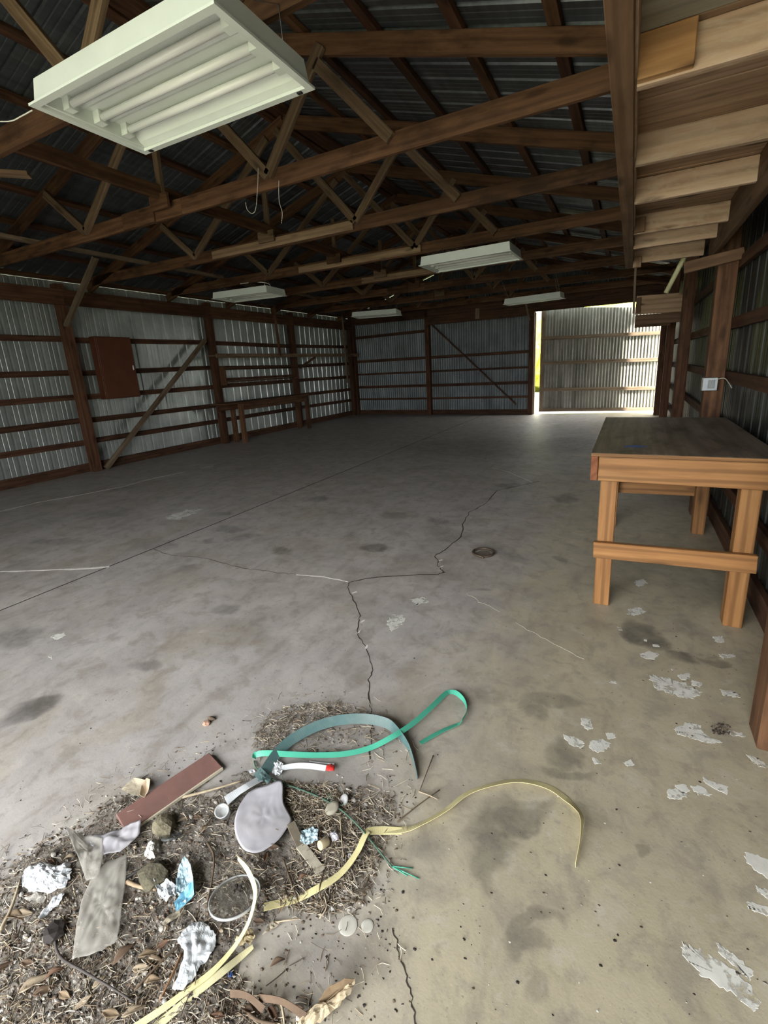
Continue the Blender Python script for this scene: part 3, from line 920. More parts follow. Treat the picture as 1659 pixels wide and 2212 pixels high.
sh = tag(empty('long_shelf', (-8.0, 10.3, 1.9)), 'long narrow plank shelf high on the left wall, running to the far corner', 'shelf')
blk('shelf_plank', PX1 + .002, -7.92, 7.3, 13.15, 1.925, 1.955, W_WEB, sh)
board('front_edge', (-7.905, 7.3, 1.935), (-7.905, 13.2, 1.955), .025, .09, W_WEB, sh)
board('hanger', (-7.88, 9.33, 1.93), (-7.88, 9.30, 3.08), .06, .035, W_TRUSS, sh, up=(0, 1, 0))
board('hanger', (-7.88, 12.40, 1.10), (-7.88, 12.36, 3.08), .05, .035, W_WEB, sh, up=(0, 1, 0))
board('bracket', (PX1 + .03, 10.42, 1.62), (-7.95, 10.9, 1.90), .04, .06, W_POST, sh)
s2 = tag(empty('low_shelf', (-8.1, 8.9, 1.3)), 'narrow double plank shelf below the long shelf on the left wall', 'shelf')
blk('shelf_plank', PX1 + .002, -8.02, 7.62, 10.2, 1.66, 1.69, W_TRUSS, s2)
blk('shelf_plank', PX1 + .002, -8.02, 7.62, 10.2, 1.36, 1.39, W_TRUSS, s2)
board('back_board', (PX1 + .02, 7.62, 1.43), (PX1 + .02, 10.2, 1.43), .02, .06, W_GIRT, s2)
blk('side_board', PX1 + .002, -8.02, 7.585, 7.618, 1.30, 1.72, W_TRUSS, s2)

# ---- fluorescent fixtures ---------------------------------------------------
def fixture(cx, cy, z, rz, label, L=1.22, W=.61, D=.115, tubes=2):
    root = tag(empty('fluorescent_fixture', (cx, cy, z)), label, 'ceiling light', 'white fluorescent light fixtures')
    R3 = Matrix.Translation((cx, cy, z)) @ Matrix.Rotation(rz, 4, 'Z')
    def add(name, verts, faces, mat, smooth=False, parent=None):
        return link(name, mk_me(name, verts, faces, smooth), mat, parent or root, R3)
    def mk_me(name, verts, faces, smooth):
        me = bpy.data.meshes.new(name)
        me.from_pydata([tuple(v) for v in verts], [], faces)
        me.update()
        if smooth:
            me.polygons.foreach_set('use_smooth', [True] * len(faces))
        return me
    l, w = L / 2, W / 2
    # pan: outer shell rising from the flange, open below, with inner walls
    ins, t = .018, .003
    def ring(a, b_, zz):
        return [(-a, -b_, zz), (a, -b_, zz), (a, b_, zz), (-a, b_, zz)]
    v = ring(l, w, 0) + ring(l, w, .010) + ring(l - ins, w - ins, .012) + ring(l - ins - .012, w - ins - .012, D) + \
        ring(l - .034, w - .034, 0) + ring(l - .036, w - .036, .014)
    f = []
    for a, b_ in ((0, 4), (4, 8), (8, 12)):
        for k in range(4):
            f.append((a + k, a + (k + 1) % 4, b_ + (k + 1) % 4, b_ + k))
    f.append((12, 13, 14, 15))
    for k in range(4):
        f.append((k, 16 + k, 16 + (k + 1) % 4, (k + 1) % 4))
        f.append((16 + k, 20 + k, 20 + (k + 1) % 4, 16 + (k + 1) % 4))
    hs = add('housing', v, f, M_WHITE)
    # reflector: sloping sides, a trough for each tube and the ballast ridge between
    wi, li = w - .037, l - .05
    if tubes == 2:
        prof = [(-wi, .014), (-wi + .03, .030), (-.20, .072), (-.10, .078), (-.075, .066), (-.05, .078), (.05, .078), (.075, .066), (.10, .078), (.20, .072), (wi - .03, .030), (wi, .014)]
        if W < .5:
            prof = [(-wi, .014), (-wi + .02, .03), (-.08, .07), (-.03, .07), (-.02, .05), (.02, .05), (.03, .07), (.08, .07), (wi - .02, .03), (wi, .014)]
    n = len(prof)
    v = [(-li, y, zz) for y, zz in prof] + [(li, y, zz) for y, zz in prof]
    f = [(i, i + 1, n + i + 1, n + i) for i in range(n - 1)]
    rf = add('reflector', v, f, M_WHITE)
    for s in (-1, 1):
        e = [(s * li, -wi, .014), (s * (li + .013), -wi, .014), (s * (li + .013), wi, .014), (s * li, wi, .014), (s * li, -wi, .09), (s * (li + .013), -wi, .09), (s * (li + .013), wi, .09), (s * li, wi, .09)]
        add('end_plate', e, [(0, 1, 2, 3), (4, 7, 6, 5), (0, 4, 5, 1), (1, 5, 6, 2), (2, 6, 7, 3), (3, 7, 4, 0)], M_WHITE)
    rows = (-.15, 0, .15) if W > .5 else (-.055, .055)
    seg = 12
    for yt in rows:
        v, f = [], []
        for e, xx in enumerate((-li + .05, li - .05)):
            for k in range(seg):
                an = 2 * math.pi * k / seg
                v.append((xx, yt + .019 * math.cos(an), .048 + .019 * math.sin(an)))
        f = [(k, (k + 1) % seg, seg + (k + 1) % seg, seg + k) for k in range(seg)] + [tuple(range(seg))[::-1], tuple(range(seg, 2 * seg))]
        add('tube', v, f, M_TUBE, True)
        for e in (-1, 1):
            x0, x1 = sorted((e * (li - .001), e * (li - .05)))
            y0, y1 = yt - .022, yt + .022
            v = [(x0, y0, .022), (x1, y0, .022), (x1, y1, .022), (x0, y1, .022), (x0, y0, .08), (x1, y0, .08), (x1, y1, .08), (x0, y1, .08)]
            add('lamp_holder', v, [(0, 3, 2, 1), (4, 5, 6, 7), (0, 1, 5, 4), (1, 2, 6, 5), (2, 3, 7, 6), (3, 0, 4, 7)], M_WHITE, parent=rf)
    for e in (-1, 1):       # black door latches on the far flange
        x0, x1 = e * (l - .075) - .012, e * (l - .075) + .012
        v = [(x0, w - .030, -.006), (x1, w - .030, -.006), (x1, w - .012, -.006), (x0, w - .012, -.006), (x0, w - .030, 0), (x1, w - .030, 0), (x1, w - .012, 0), (x0, w - .012, 0)]
        add('latch', v, [(0, 3, 2, 1), (4, 5, 6, 7), (0, 1, 5, 4), (1, 2, 6, 5), (2, 3, 7, 6), (3, 0, 4, 7)], M_BLACK, parent=hs)
    for e in (-1, 1):       # suspension wires up to the trusses
        for q in (-1, 1):
            a = R3 @ Vector((e * (l - .1), q * (w - .08), D - .003))
            ny = min(TY, key=lambda yy: abs(yy - a.y))
            tube('suspension_wire', [a, Vector((a.x, ny + (.024 if a.y > ny else -.024), 3.10))], .002, M_STEEL, root, 5)
    return root
F1 = fixture(-2.022, 1.818, 2.79, math.radians(.5), 'large white tube light fixture nearest the camera, upper left')
F2 = fixture(-1.955, 6.27, 2.775, math.radians(-1.8), 'white light fixture hanging at the centre right, nearer of the right-hand pair')
F3 = fixture(-6.29, 6.78, 2.87, math.radians(5.5), 'white light fixture hanging at the left beside the left wall')
F4 = fixture(-5.98, 11.05, 2.82, math.radians(13), 'small looking white light fixture before the far left corner')
F5 = fixture(-1.90, 10.45, 2.69, math.radians(-9), 'narrow white light fixture hanging nearest the bright far door', W=.34)

# ---- loose wires ------------------------------------------------------------
tag(tube('lamp_cord', spline([at(70, 238, 2.80), at(48, 250, 2.80), at(20, 262, 2.80), at(-30, 258, 2.80), at(-90, 235, 2.86)]), .003, M_WIRE, seg=6), 'pale cord trailing off the left corner of the big light', 'cord')
tag(tube('wire_loop', spline([(-3.0, 3.53, 3.24), (-3.02, 3.52, 3.10), (-3.06, 3.51, 2.93), (-3.11, 3.51, 2.90), (-3.16, 3.51, 2.94), (-3.17, 3.51, 3.0)]), .0025, M_WIRE, seg=6), 'thin pale wire loop hanging under the second truss', 'wire')
tag(tube('wire_end', spline([(-2.79, 3.53, 3.10), (-2.80, 3.52, 2.95), (-2.78, 3.52, 2.85), (-2.80, 3.52, 2.77)]), .0025, M_WIRE, seg=6), 'thin straight pale wire end dangling under the second truss', 'wire')
tag(tube('bent_cord', spline([(-5.75, 6.75, 2.995), (-5.8, 6.75, 3.05), (-6.0, 6.7, 3.09), (-6.3, 6.6, 3.085)]), .008, M_WIRE, seg=6), 'short bent cord rising from the light at the left', 'cord')

# ================================================================== THE LITTER ON THE FLOOR
rnd = random.Random(21)
PILE = [(-60, 1930), (20, 1850), (110, 1800), (190, 1745), (260, 1700), (330, 1690), (400, 1665), (470, 1690), (540, 1640), (600, 1690), (690, 1668), (760, 1680), (835, 1715), (872, 1745), (840, 1790),
        (850, 1830), (815, 1890), (790, 1960), (740, 1985), (650, 1990), (590, 2040), (575, 2090), (560, 2150), (600, 2200), (640, 2260), (640, 2330), (-60, 2330)]
ARC = [(545, 1610), (560, 1565), (600, 1532), (660, 1518), (730, 1516), (785, 1535), (800, 1560), (760, 1556), (690, 1568), (640, 1590), (600, 1615), (560, 1640)]
HOLLOW = [(620, 1600), (690, 1576), (780, 1568), (840, 1585), (800, 1610), (720, 1630), (640, 1632)]
def world_poly(pp):
    return [(at(*p).x, at(*p).y) for p in pp]
def inside(poly, x, y):
    r = False
    j = len(poly) - 1
    for i in range(len(poly)):
        xi, yi = poly[i]
        xj, yj = poly[j]
        if (yi > y) != (yj > y) and x < (xj - xi) * (y - yi) / (yj - yi) + xi:
            r = not r
        j = i
    return r
def edge_dist(poly, x, y):
    best = 9
    for i in range(len(poly)):
        ax, ay = poly[i - 1]
        bx_, by = poly[i]
        dx, dy = bx_ - ax, by - ay
        t = max(0, min(1, ((x - ax) * dx + (y - ay) * dy) / (dx * dx + dy * dy + 1e-12)))
        best = min(best, math.hypot(x - ax - t * dx, y - ay - t * dy))
    return best
PW, AW, HW = world_poly(PILE), world_poly(ARC), world_poly(HOLLOW)
def soil(x, y):
    """height of the dirt above the slab, below zero where there is none"""
    h = -.012
    for poly, top, soft in ((PW, .020, .24), (AW, .007, .07), (HW, .003, .06)):
        if inside(poly, x, y):
            d = min(1, edge_dist(poly, x, y) / soft)
            h = max(h, -.007 + top * d * (1.6 - .6 * d))
        else:
            d = edge_dist(poly, x, y)
            if d < .03:
                h = max(h, -.007 - d * .3)
    p = Vector((x, y, 0))
    h += .009 * mnoise.noise(p * 8) + .008 * mnoise.noise(p * 24 + Vector((3, 1, 0))) + .0045 * mnoise.noise(p * 60)
    return h
def on_soil(px, py, up=.0):
    """the spot on the dirt (or slab) that the photograph shows at this pixel"""
    z = 0.0
    for _ in range(3):
        q = at(px, py, z)
        z = max(0, soil(q.x, q.y))
    return at(px, py, z + up)

def dirt_mat():
    m, nt, b = new_mat('dry_dirt')
    P = nt.nodes.new('ShaderNodeTexCoord').outputs['Object']
    a = noise(nt, P, 14, 6, .65)
    f = noise(nt, P, 70, 5, .7)
    c = ramp(nt, a, [(.3, (.155, .138, .119)), (.5, (.245, .222, .194)), (.72, (.35, .323, .287))])
    c = mixc(nt, ramp(nt, f, [(.32, (.75, .75, .75)), (.5, (0, 0, 0))]), c, (.045, .035, .027))
    c = mixc(nt, ramp(nt, f, [(.60, (0, 0, 0)), (.72, (.7, .7, .7))]), c, (.30, .27, .23))
    nt.links.new(c, b.inputs['Base Color'])
    b.inputs['Roughness'].default_value = .95
    b.inputs['Specular IOR Level'].default_value = .1
    bump(nt, b, math_n(nt, 'ADD', f, a), .8, .012)
    return m
M_DIRT = dirt_mat()
x0, x1 = min(p[0] for p in PW) - .05, max(p[0] for p in PW + AW) + .06
y0, y1 = min(p[1] for p in PW) - .02, max(p[1] for p in AW) + .06
ST = .0085
nx, ny = int((x1 - x0) / ST), int((y1 - y0) / ST)
hts = [[soil(x0 + i * ST, y0 + j * ST) for i in range(nx + 1)] for j in range(ny + 1)]
vid, verts, faces = {}, [], []
def vv(i, j):
    if (i, j) not in vid:
        vid[(i, j)] = len(verts)
        verts.append((x0 + i * ST, y0 + j * ST, max(hts[j][i], -.006)))
    return vid[(i, j)]
for j in range(ny):
    for i in range(nx):
        if max(hts[j][i], hts[j][i + 1], hts[j + 1][i], hts[j + 1][i + 1]) > .0:
            faces.append((vv(i, j), vv(i + 1, j), vv(i + 1, j + 1), vv(i, j + 1)))
tag(mesh('dirt_heap', verts, faces, M_DIRT, smooth=True, origin=(-1.1, .7, 0)), 'spread of dry brown dirt and litter on the concrete at lower left', 'dirt', kind='stuff')

# ---- litter too fine to count: straw, chips, crumbs ---------------------------
def px_in(pp, r):
    xs, ys = [p[0] for p in pp], [p[1] for p in pp]
    while True:
        x, y = r.uniform(min(xs), max(xs)), r.uniform(min(ys), max(ys))
        if inside(pp, x, y):
            return x, y
def straw_stuff(name, polys, mats, label, cat, lens=(.010, .060), rad=.0008, lift=.008):
    V, F, MI = [], [], []
    for pp, count in polys:
        for _ in range(count):
            p = on_soil(*px_in(pp, rnd))
            if p.y < -.1 or p.x < -2.2:
                continue
            an, L = rnd.uniform(0, 6.283), rnd.uniform(*lens) * rnd.uniform(.5, 1)
            d = Vector((math.cos(an), math.sin(an), rnd.uniform(-.25, .35)))
            mid = p + Vector((0, 0, rnd.uniform(.0005, lift)))
            bend = Vector((rnd.uniform(-1, 1), rnd.uniform(-1, 1), rnd.uniform(0, .6))) * L * .15
            s = Vector((-math.sin(an), math.cos(an), 0))
            r = rad * rnd.uniform(.5, 1.7)
            b0 = len(V)
            for q in (mid - d * L * .5, mid + bend, mid + d * L * .5):
                V += [q + s * r, q - s * r, q + Vector((0, 0, r * 1.2))]
            k = rnd.randrange(len(mats))
            for a in (0, 3):
                for e in range(3):
                    F.append((b0 + a + e, b0 + a + (e + 1) % 3, b0 + a + 3 + (e + 1) % 3, b0 + a + 3 + e))
                    MI.append(k)
    o = mesh(name, V, F, None, origin=(-1.1, .7, 0))
    for m in mats:
        o.data.materials.append(m)
    o.data.polygons.foreach_set('material_index', MI)
    return tag(o, label, cat, kind='stuff')
def chip_stuff(name, polys, mats, label, cat, size=(.002, .008), flat=.5, slab=False):
    V, F, MI = [], [], []
    for pp, count in polys:
        for _ in range(count):
            px, py = px_in(pp, rnd)
            p = at(px, py) if slab else on_soil(px, py)
            if p.y < -.1 or p.x < -2.2:
                continue
            r = rnd.uniform(*size) * rnd.uniform(.4, 1)
            b0 = len(V)
            n = 5
            rot = rnd.uniform(0, 6.28)
            el = rnd.uniform(.3, 1)
            tx, ty = rnd.uniform(-.4, .4), rnd.uniform(-.4, .4)
            for k in range(n):
                an = rot + 6.283 * k / n + rnd.uniform(-.3, .3)
                q = Vector((math.cos(an) * r, math.sin(an) * r * el, 0))
                V.append(p + q + Vector((0, 0, r * flat * .4 + max(0, q.x * tx + q.y * ty))))
            V.append(p + Vector((rnd.uniform(-.3, .3) * r, rnd.uniform(-.3, .3) * r, r * flat)))
            V.append(p - Vector((0, 0, r * .1)))
            k = rnd.randrange(len(mats))
            for e in range(n):
                F.append((b0 + e, b0 + (e + 1) % n, b0 + n))
                F.append((b0 + (e + 1) % n, b0 + e, b0 + n + 1))
                MI += [k, k]
    o = mesh(name, V, F, None, origin=(-1.1, .7, 0))
    for m in mats:
        o.data.materials.append(m)
    o.data.polygons.foreach_set('material_index', MI)
    return tag(o, label, cat, kind='stuff')
def flat_mat(name, c, rough=.8):
    return plain(name, c, rough, 0, .2, 40)
S_TAN, S_PALE, S_BROWN, S_DARK = flat_mat('straw_tan', (.28, .225, .15)), flat_mat('straw_pale', (.44, .39, .31)), flat_mat('straw_brown', (.145, .108, .072)), flat_mat('straw_dark', (.06, .045, .032))
C_DST = flat_mat('chip_dust', (.26, .235, .20))
C_WHITE, C_GREY, C_BRN, C_BLK = flat_mat('chip_white', (.46, .445, .41)), flat_mat('chip_grey', (.28, .255, .225)), flat_mat('chip_brown', (.14, .10, .07)), flat_mat('chip_black', (.025, .02, .018))
P_RIGHT = [(600, 1700), (720, 1690), (850, 1720), (850, 1780), (820, 1880), (780, 1960), (690, 1985), (600, 1960), (620, 1880), (640, 1800)]
P_LOW = [(-20, 2000), (200, 2040), (380, 2060), (520, 2110), (640, 2212), (640, 2260), (-20, 2260)]
P_LEFT = [(-20, 1880), (100, 1810), (250, 1720), (450, 1700), (600, 1760), (600, 1950), (450, 2060), (200, 2050), (-20, 2050)]
P_STRAW = [(560, 1690), (660, 1690), (760, 1720), (740, 1780), (660, 1790), (620, 1760)]
WIDE = [(0, 1420), (300, 1300), (900, 1280), (1250, 1320), (1659, 1480), (1659, 2212), (700, 2212), (860, 1800), (800, 1560), (560, 1520), (400, 1640), (200, 1700), (0, 1830)]
NEARP = [(560, 1990), (700, 1980), (840, 1900), (880, 2060), (760, 2212), (600, 2200)]
RIM = [(0, 1840), (250, 1660), (480, 1580), (620, 1490), (800, 1490), (920, 1620), (900, 1730), (860, 1900), (820, 1980), (860, 1750), (780, 1690), (800, 1560), (600, 1540), (420, 1690), (200, 1760), (0, 1890)]
straw_stuff('straw', [(P_RIGHT, 1700), (P_STRAW, 800), (P_LOW, 1300), (P_LEFT, 1300), (ARC, 620), (HOLLOW, 110), (RIM, 260), (NEARP, 70)], [S_TAN, S_PALE, S_PALE, S_BROWN, S_DARK], 'fine broken straw and stalks strewn through the dirt', 'straw')
chip_stuff('dirt_crumbs', [(P_RIGHT, 1200), (P_LOW, 2600), (P_LEFT, 3000), (ARC, 420), (HOLLOW, 120), (PILE, 800)], [C_GREY, C_BRN, C_BRN, C_BLK, C_GREY, C_BRN, C_BRN, C_DST, C_DST, C_BRN, C_DST, C_WHITE], 'countless small clods, chips and crumbs in the dirt', 'crumbs', (.0020, .0085), .75)
BENCHP = [(1330, 1250), (1560, 1300), (1640, 1640), (1500, 1620), (1380, 1440)]
chip_stuff('floor_specks', [(WIDE, 330), (NEARP, 170), (RIM, 320), (BENCHP, 90)], [C_BLK, C_BRN, C_BLK, C_GREY], 'dark specks of dirt scattered over the open concrete', 'specks', (.0018, .0060), .5, slab=True)
chip_stuff('pale_flecks', [(RIM, 90), (WIDE, 70), (NEARP, 30)], [C_WHITE, S_PALE], 'tiny pale flecks scattered over the open concrete', 'specks', (.0015, .0045), .5, slab=True)
WALLB = [(-40, 1042), (100, 1024), (225, 1002), (235, 1010), (110, 1036), (-40, 1060)]
WALLB2 = [(225, 1000), (350, 978), (480, 952), (484, 958), (352, 986), (235, 1010)]
def wall_litter():
    V, F = [], []
    for pp, cnt in ((WALLB, 260), (WALLB2, 160)):
        for _ in range(cnt):
            p = at(*px_in(pp, rnd))
            if p.x < LX + .06:
                continue
            r = rnd.uniform(.008, .035)
            an = rnd.uniform(0, 6.28)
            d, s_ = Vector((math.cos(an), math.sin(an), rnd.uniform(-.1, .3))) * r, Vector((-math.sin(an), math.cos(an), 0)) * r * rnd.uniform(.2, .5)
            b0 = len(V)
            V.extend([p + d + Vector((0, 0, r * .3)), p + s_, p - d + Vector((0, 0, r * .15)), p - s_, p + Vector((0, 0, r * .5))])
            F.extend([(b0, b0 + 1, b0 + 4), (b0 + 1, b0 + 2, b0 + 4), (b0 + 2, b0 + 3, b0 + 4), (b0 + 3, b0, b0 + 4), (b0 + 3, b0 + 2, b0 + 1, b0)])
    return tag(mesh('wall_litter', V, F, S_BROWN, origin=(LX + .3, 5, 0)), 'brown leaf litter drifted along the foot of the left wall', 'leaf litter', kind='stuff')
wall_litter()
DROP = [(1536, 1568), (1560, 1562), (1580, 1570), (1578, 1586), (1556, 1590), (1538, 1584)]
chip_stuff('dropping_clump', [(DROP, 120)], [C_BLK, C_BLK, C_BRN], 'black crumbly clump on a white patch by the near right post', 'clump', (.002, .006), 1.4, slab=True)

# ---- straps -------------------------------------------------------------------
def strap(name, pts, w, mat, parent=None, th=.0012, n=8, tilt0=0):
    """pts: (px, py, height above dirt, tilt in degrees[, width factor])"""
    P, T, Wf = [], [], []
    for p in pts:
        q = on_soil(p[0], p[1], p[2] + .002)
        P.append(q)
        T.append(p[3] if len(p) > 3 else tilt0)
        Wf.append(p[4] if len(p) > 4 else 1)
    C3 = spline(P, n)
    m = len(C3)
    verts, faces = [], []
    for i, c in enumerate(C3):
        u = i / (m - 1) * (len(P) - 1)
        k = min(int(u), len(P) - 2)
        fr = u - k
        tl = math.radians(T[k] * (1 - fr) + T[k + 1] * fr)
        ww = w * (Wf[k] * (1 - fr) + Wf[k + 1] * fr) / 2
        t = (C3[min(i + 1, m - 1)] - C3[max(i - 1, 0)]).normalized()
        s = Vector((-t.y, t.x, 0)).normalized()
        up = t.cross(s)
        if up.z < 0:
            up = -up
        sd = s * math.cos(tl) + up * math.sin(tl)
        nn = t.cross(sd).normalized() * th * .5
        lift = Vector((0, 0, abs(math.sin(tl)) * ww))
        for a, b_ in ((1, 1), (-1, 1), (-1, -1), (1, -1)):
            verts.append(c + lift + sd * ww * a + nn * b_)
        if i:
            o = (i - 1) * 4
            for e in range(4):
                faces.append((o + e, o + (e + 1) % 4, o + 4 + (e + 1) % 4, o + 4 + e))
    faces += [(0, 3, 2, 1), tuple(range(4 * (m - 1), 4 * m))]
    return mesh(name, verts, faces, mat, parent, origin=C3[0])
def translucent(name, col, rough=.35, trans=.3, dirt=None, alpha=1.0):
    m = plain(name, col, rough, 0, .08, 12, dirt=dirt, dirt_amt=.5)
    b = m.node_tree.nodes['Principled BSDF']
    b.inputs['Transmission Weight'].default_value = trans
    b.inputs['Alpha'].default_value = alpha
    b.inputs['Specular IOR Level'].default_value = .5
    return m
M_GREEN = plain('mint_plastic', (.075, .40, .275), .4, 0, .06, 10)
M_TEAL = plain('dusty_teal_plastic', (.075, .145, .145), .6, 0, .10, 14, dirt=(.24, .25, .23), dirt_amt=.4)
M_YEL = plain('yellow_plastic', (.82, .75, .40), .4, 0, .08, 14, dirt=(.48, .42, .22), dirt_amt=.4)
M_PYEL = plain('pale_yellow_plastic', (.70, .66, .40), .45, 0, .08, 14, dirt=(.38, .35, .24), dirt_amt=.5)
M_WPLA = plain('dull_white_plastic', (.66, .69, .72), .45, 0, .06, 20, dirt=(.42, .41, .38), dirt_amt=.35)
M_LILAC = plain('lilac_white_film', (.44, .435, .475), .5, 0, .05, 16, dirt=(.34, .31, .29), dirt_amt=.45)
M_RED = plain('red_plastic', (.62, .035, .03), .35)
M_FOIL = plain('crumpled_foil', (.60, .63, .66), .42, .12, .05, 10)
M_PAPER = plain('crumpled_white_tissue', (.52, .545, .57), .6, 0, .05, 10)
M_BLUE = plain('blue_wrapper', (.15, .37, .52), .35, 0, .1, 12)
M_PBLUE = plain('pale_blue_film', (.38, .51, .57), .35, 0, .1, 12)
M_CLEAR = translucent('dirty_clear_film', (.50, .485, .44), .3, 0, dirt=(.34, .31, .27), alpha=.42)
M_LID = translucent('smoky_clear_plastic', (.17, .16, .135), .25, 0, dirt=(.11, .10, .085), alpha=.3)
M_GLASS = translucent('dark_glass', (.10, .11, .11), .12, 0, alpha=.6)
M_CUP = translucent('frosted_plastic', (.5, .515, .515), .25, 0, alpha=.6)
M_REDBRD = plain('red_brown_paint', (.235, .125, .108), .6, 0, .12, 9, dirt=(.11, .075, .06), dirt_amt=.5)
M_CREAM = plain('cream_edge', (.55, .50, .38), .7, 0, .1, 12)
M_CARD = plain('tan_cardboard', (.36, .315, .235), .85, 0, .1, 10, dirt=(.22, .19, .15))
M_CORK = plain('cork', (.50, .41, .27), .8, 0, .12, 60)

tl = tag(empty('teal_strap', on_soil(568, 1678)), 'dusty teal plastic strap curving over the dirt, knotted at its white end', 'strap')
strap('band', [(570, 1674, .012, 20), (592, 1640, .012, 25), (618, 1612, .014, 30), (650, 1591, .016, 38), (692, 1572, .018, 45), (738, 1561, .018, 48), (790, 1559, .014, 48), (830, 1567, .010, 52), (852, 1582, .004, 68), (878, 1612, 0, 80, .8), (892, 1645, 0, 85, .7), (902, 1684, 0, 88, .4)], .040, M_TEAL, tl)
tag(strap('white_end', [(562, 1684, .010, 10), (535, 1700, .014, 15), (512, 1714, .012, 10), (488, 1730, .006, 0, 1.1)], .040, M_WPLA, tl), 'white end of the strap')
strap('knot', [(556, 1668, .016, 20), (566, 1676, .022, 5), (576, 1684, .018, -20), (572, 1690, .010, -40)], .034, M_TEAL, tl)
strap('knot', [(558, 1686, .012, -20), (566, 1676, .024, 5), (578, 1668, .014, 20)], .026, M_TEAL, tl)

gs = tag(empty('green_strap', on_soil(700, 1633)), 'bright mint green plastic strap looping over the floor, crossing the teal strap', 'strap')
strap('band', [(549, 1642, .004, 60), (553, 1634, .010, 55), (575, 1630, .014, 40), (620, 1631, .014, 25), (680, 1633, .012, 20), (745, 1630, .012, 20), (800, 1617, .014, 20), (850, 1592, .030, 25), (890, 1566, .024, 25), (930, 1531, .016, 25), (962, 1500, .006, 20), (972, 1496, .003, 15), (986, 1500, .003, 40), (1003, 1518, .002, 75), (1008, 1540, .001, 85), (998, 1560, .001, 75), (988, 1566, .003, 20), (950, 1582, .004, 10), (908, 1606, .003, 10)], .021, M_GREEN, gs)
tail = spline([on_soil(549, 1644, .004), on_soil(556, 1662, .012), on_soil(590, 1684, .012), on_soil(640, 1702, .012), on_soil(690, 1722, .012), on_soil(735, 1748, .012), on_soil(775, 1785, .016), on_soil(806, 1822, .014), on_soil(840, 1864, .010), on_soil(846, 1871, .006)], 6)
tube('frayed_cord', tail, .0028, plain('dark_green_fibre', (.06, .12, .085), .7), gs, 6)
M_FRAY = plain('green_fibre', (.14, .36, .26), .6)
for k in range(14):
    j = rnd.randrange(14, 36)
    a = tail[j]
    tube('fibre', [a, a + Vector((rnd.uniform(-.035, .035), rnd.uniform(-.035, .035), rnd.uniform(0, .014)))], .0007, M_FRAY, gs, 4)
for (ex, ey) in ((905, 1898), (892, 1876), (880, 1892)):
    tube('fibre', [on_soil(846, 1871, .004), on_soil((846 + ex) / 2, (1871 + ey) / 2, .008), on_soil(ex, ey, .003)], .0016, M_GREEN, gs, 5)

ys = tag(empty('yellow_strap', on_soil(900, 1785)), 'yellow plastic strap arching far right over the concrete stain', 'strap')
strap('band', [(1243, 1874, 0, 86, .7), (1252, 1830, 0, 86), (1256, 1790, .001, 75), (1252, 1760, .001, 40), (1222, 1727, .001, 15), (1180, 1700, .001, 15), (1120, 1689, .001, 25), (1060, 1699, .001, 30), (1008, 1718, .001, 30), (962, 1754, .002, 35), (902, 1787, .003, 35), (868, 1794, .003, 15), (800, 1795, .003, 5)], .027, M_YEL, ys)
strap('folded_band', [(868, 1795, .006, 0), (830, 1794, .007, 0, 1.25), (798, 1796, .008, 10, 1.2), (789, 1806, .012, 20), (770, 1845, .014, 20), (736, 1888, .012, 15), (690, 1918, .006, 10), (640, 1942, .002, 8), (570, 1960, -.001, 5)], .023, M_YEL, ys)
y2 = tag(strap('yellow_strap', [(514, 1856, .03, 70, .6), (536, 1884, .05, 55), (551, 1922, .055, 45), (549, 1956, .05, 40), (534, 2002, .035, 30), (504, 2050, .018, 20), (460, 2098, .008, 10), (402, 2142, .006, 5), (350, 2180, .006, 0), (280, 2226, .006, 0)], .016, M_YEL), 'yellow plastic strap curving past the round clear lid in the dirt', 'strap')
y3 = tag(strap('yellow_strap', [(547, 2046, .010, 20, .7), (520, 2068, .008, 10), (480, 2100, .006, 5), (430, 2140, .004, 5), (370, 2190, .004, 0), (310, 2240, .004, 0)], .020, M_PYEL), 'pale yellow dirty strap end at the bottom, right of the curving yellow one', 'strap')

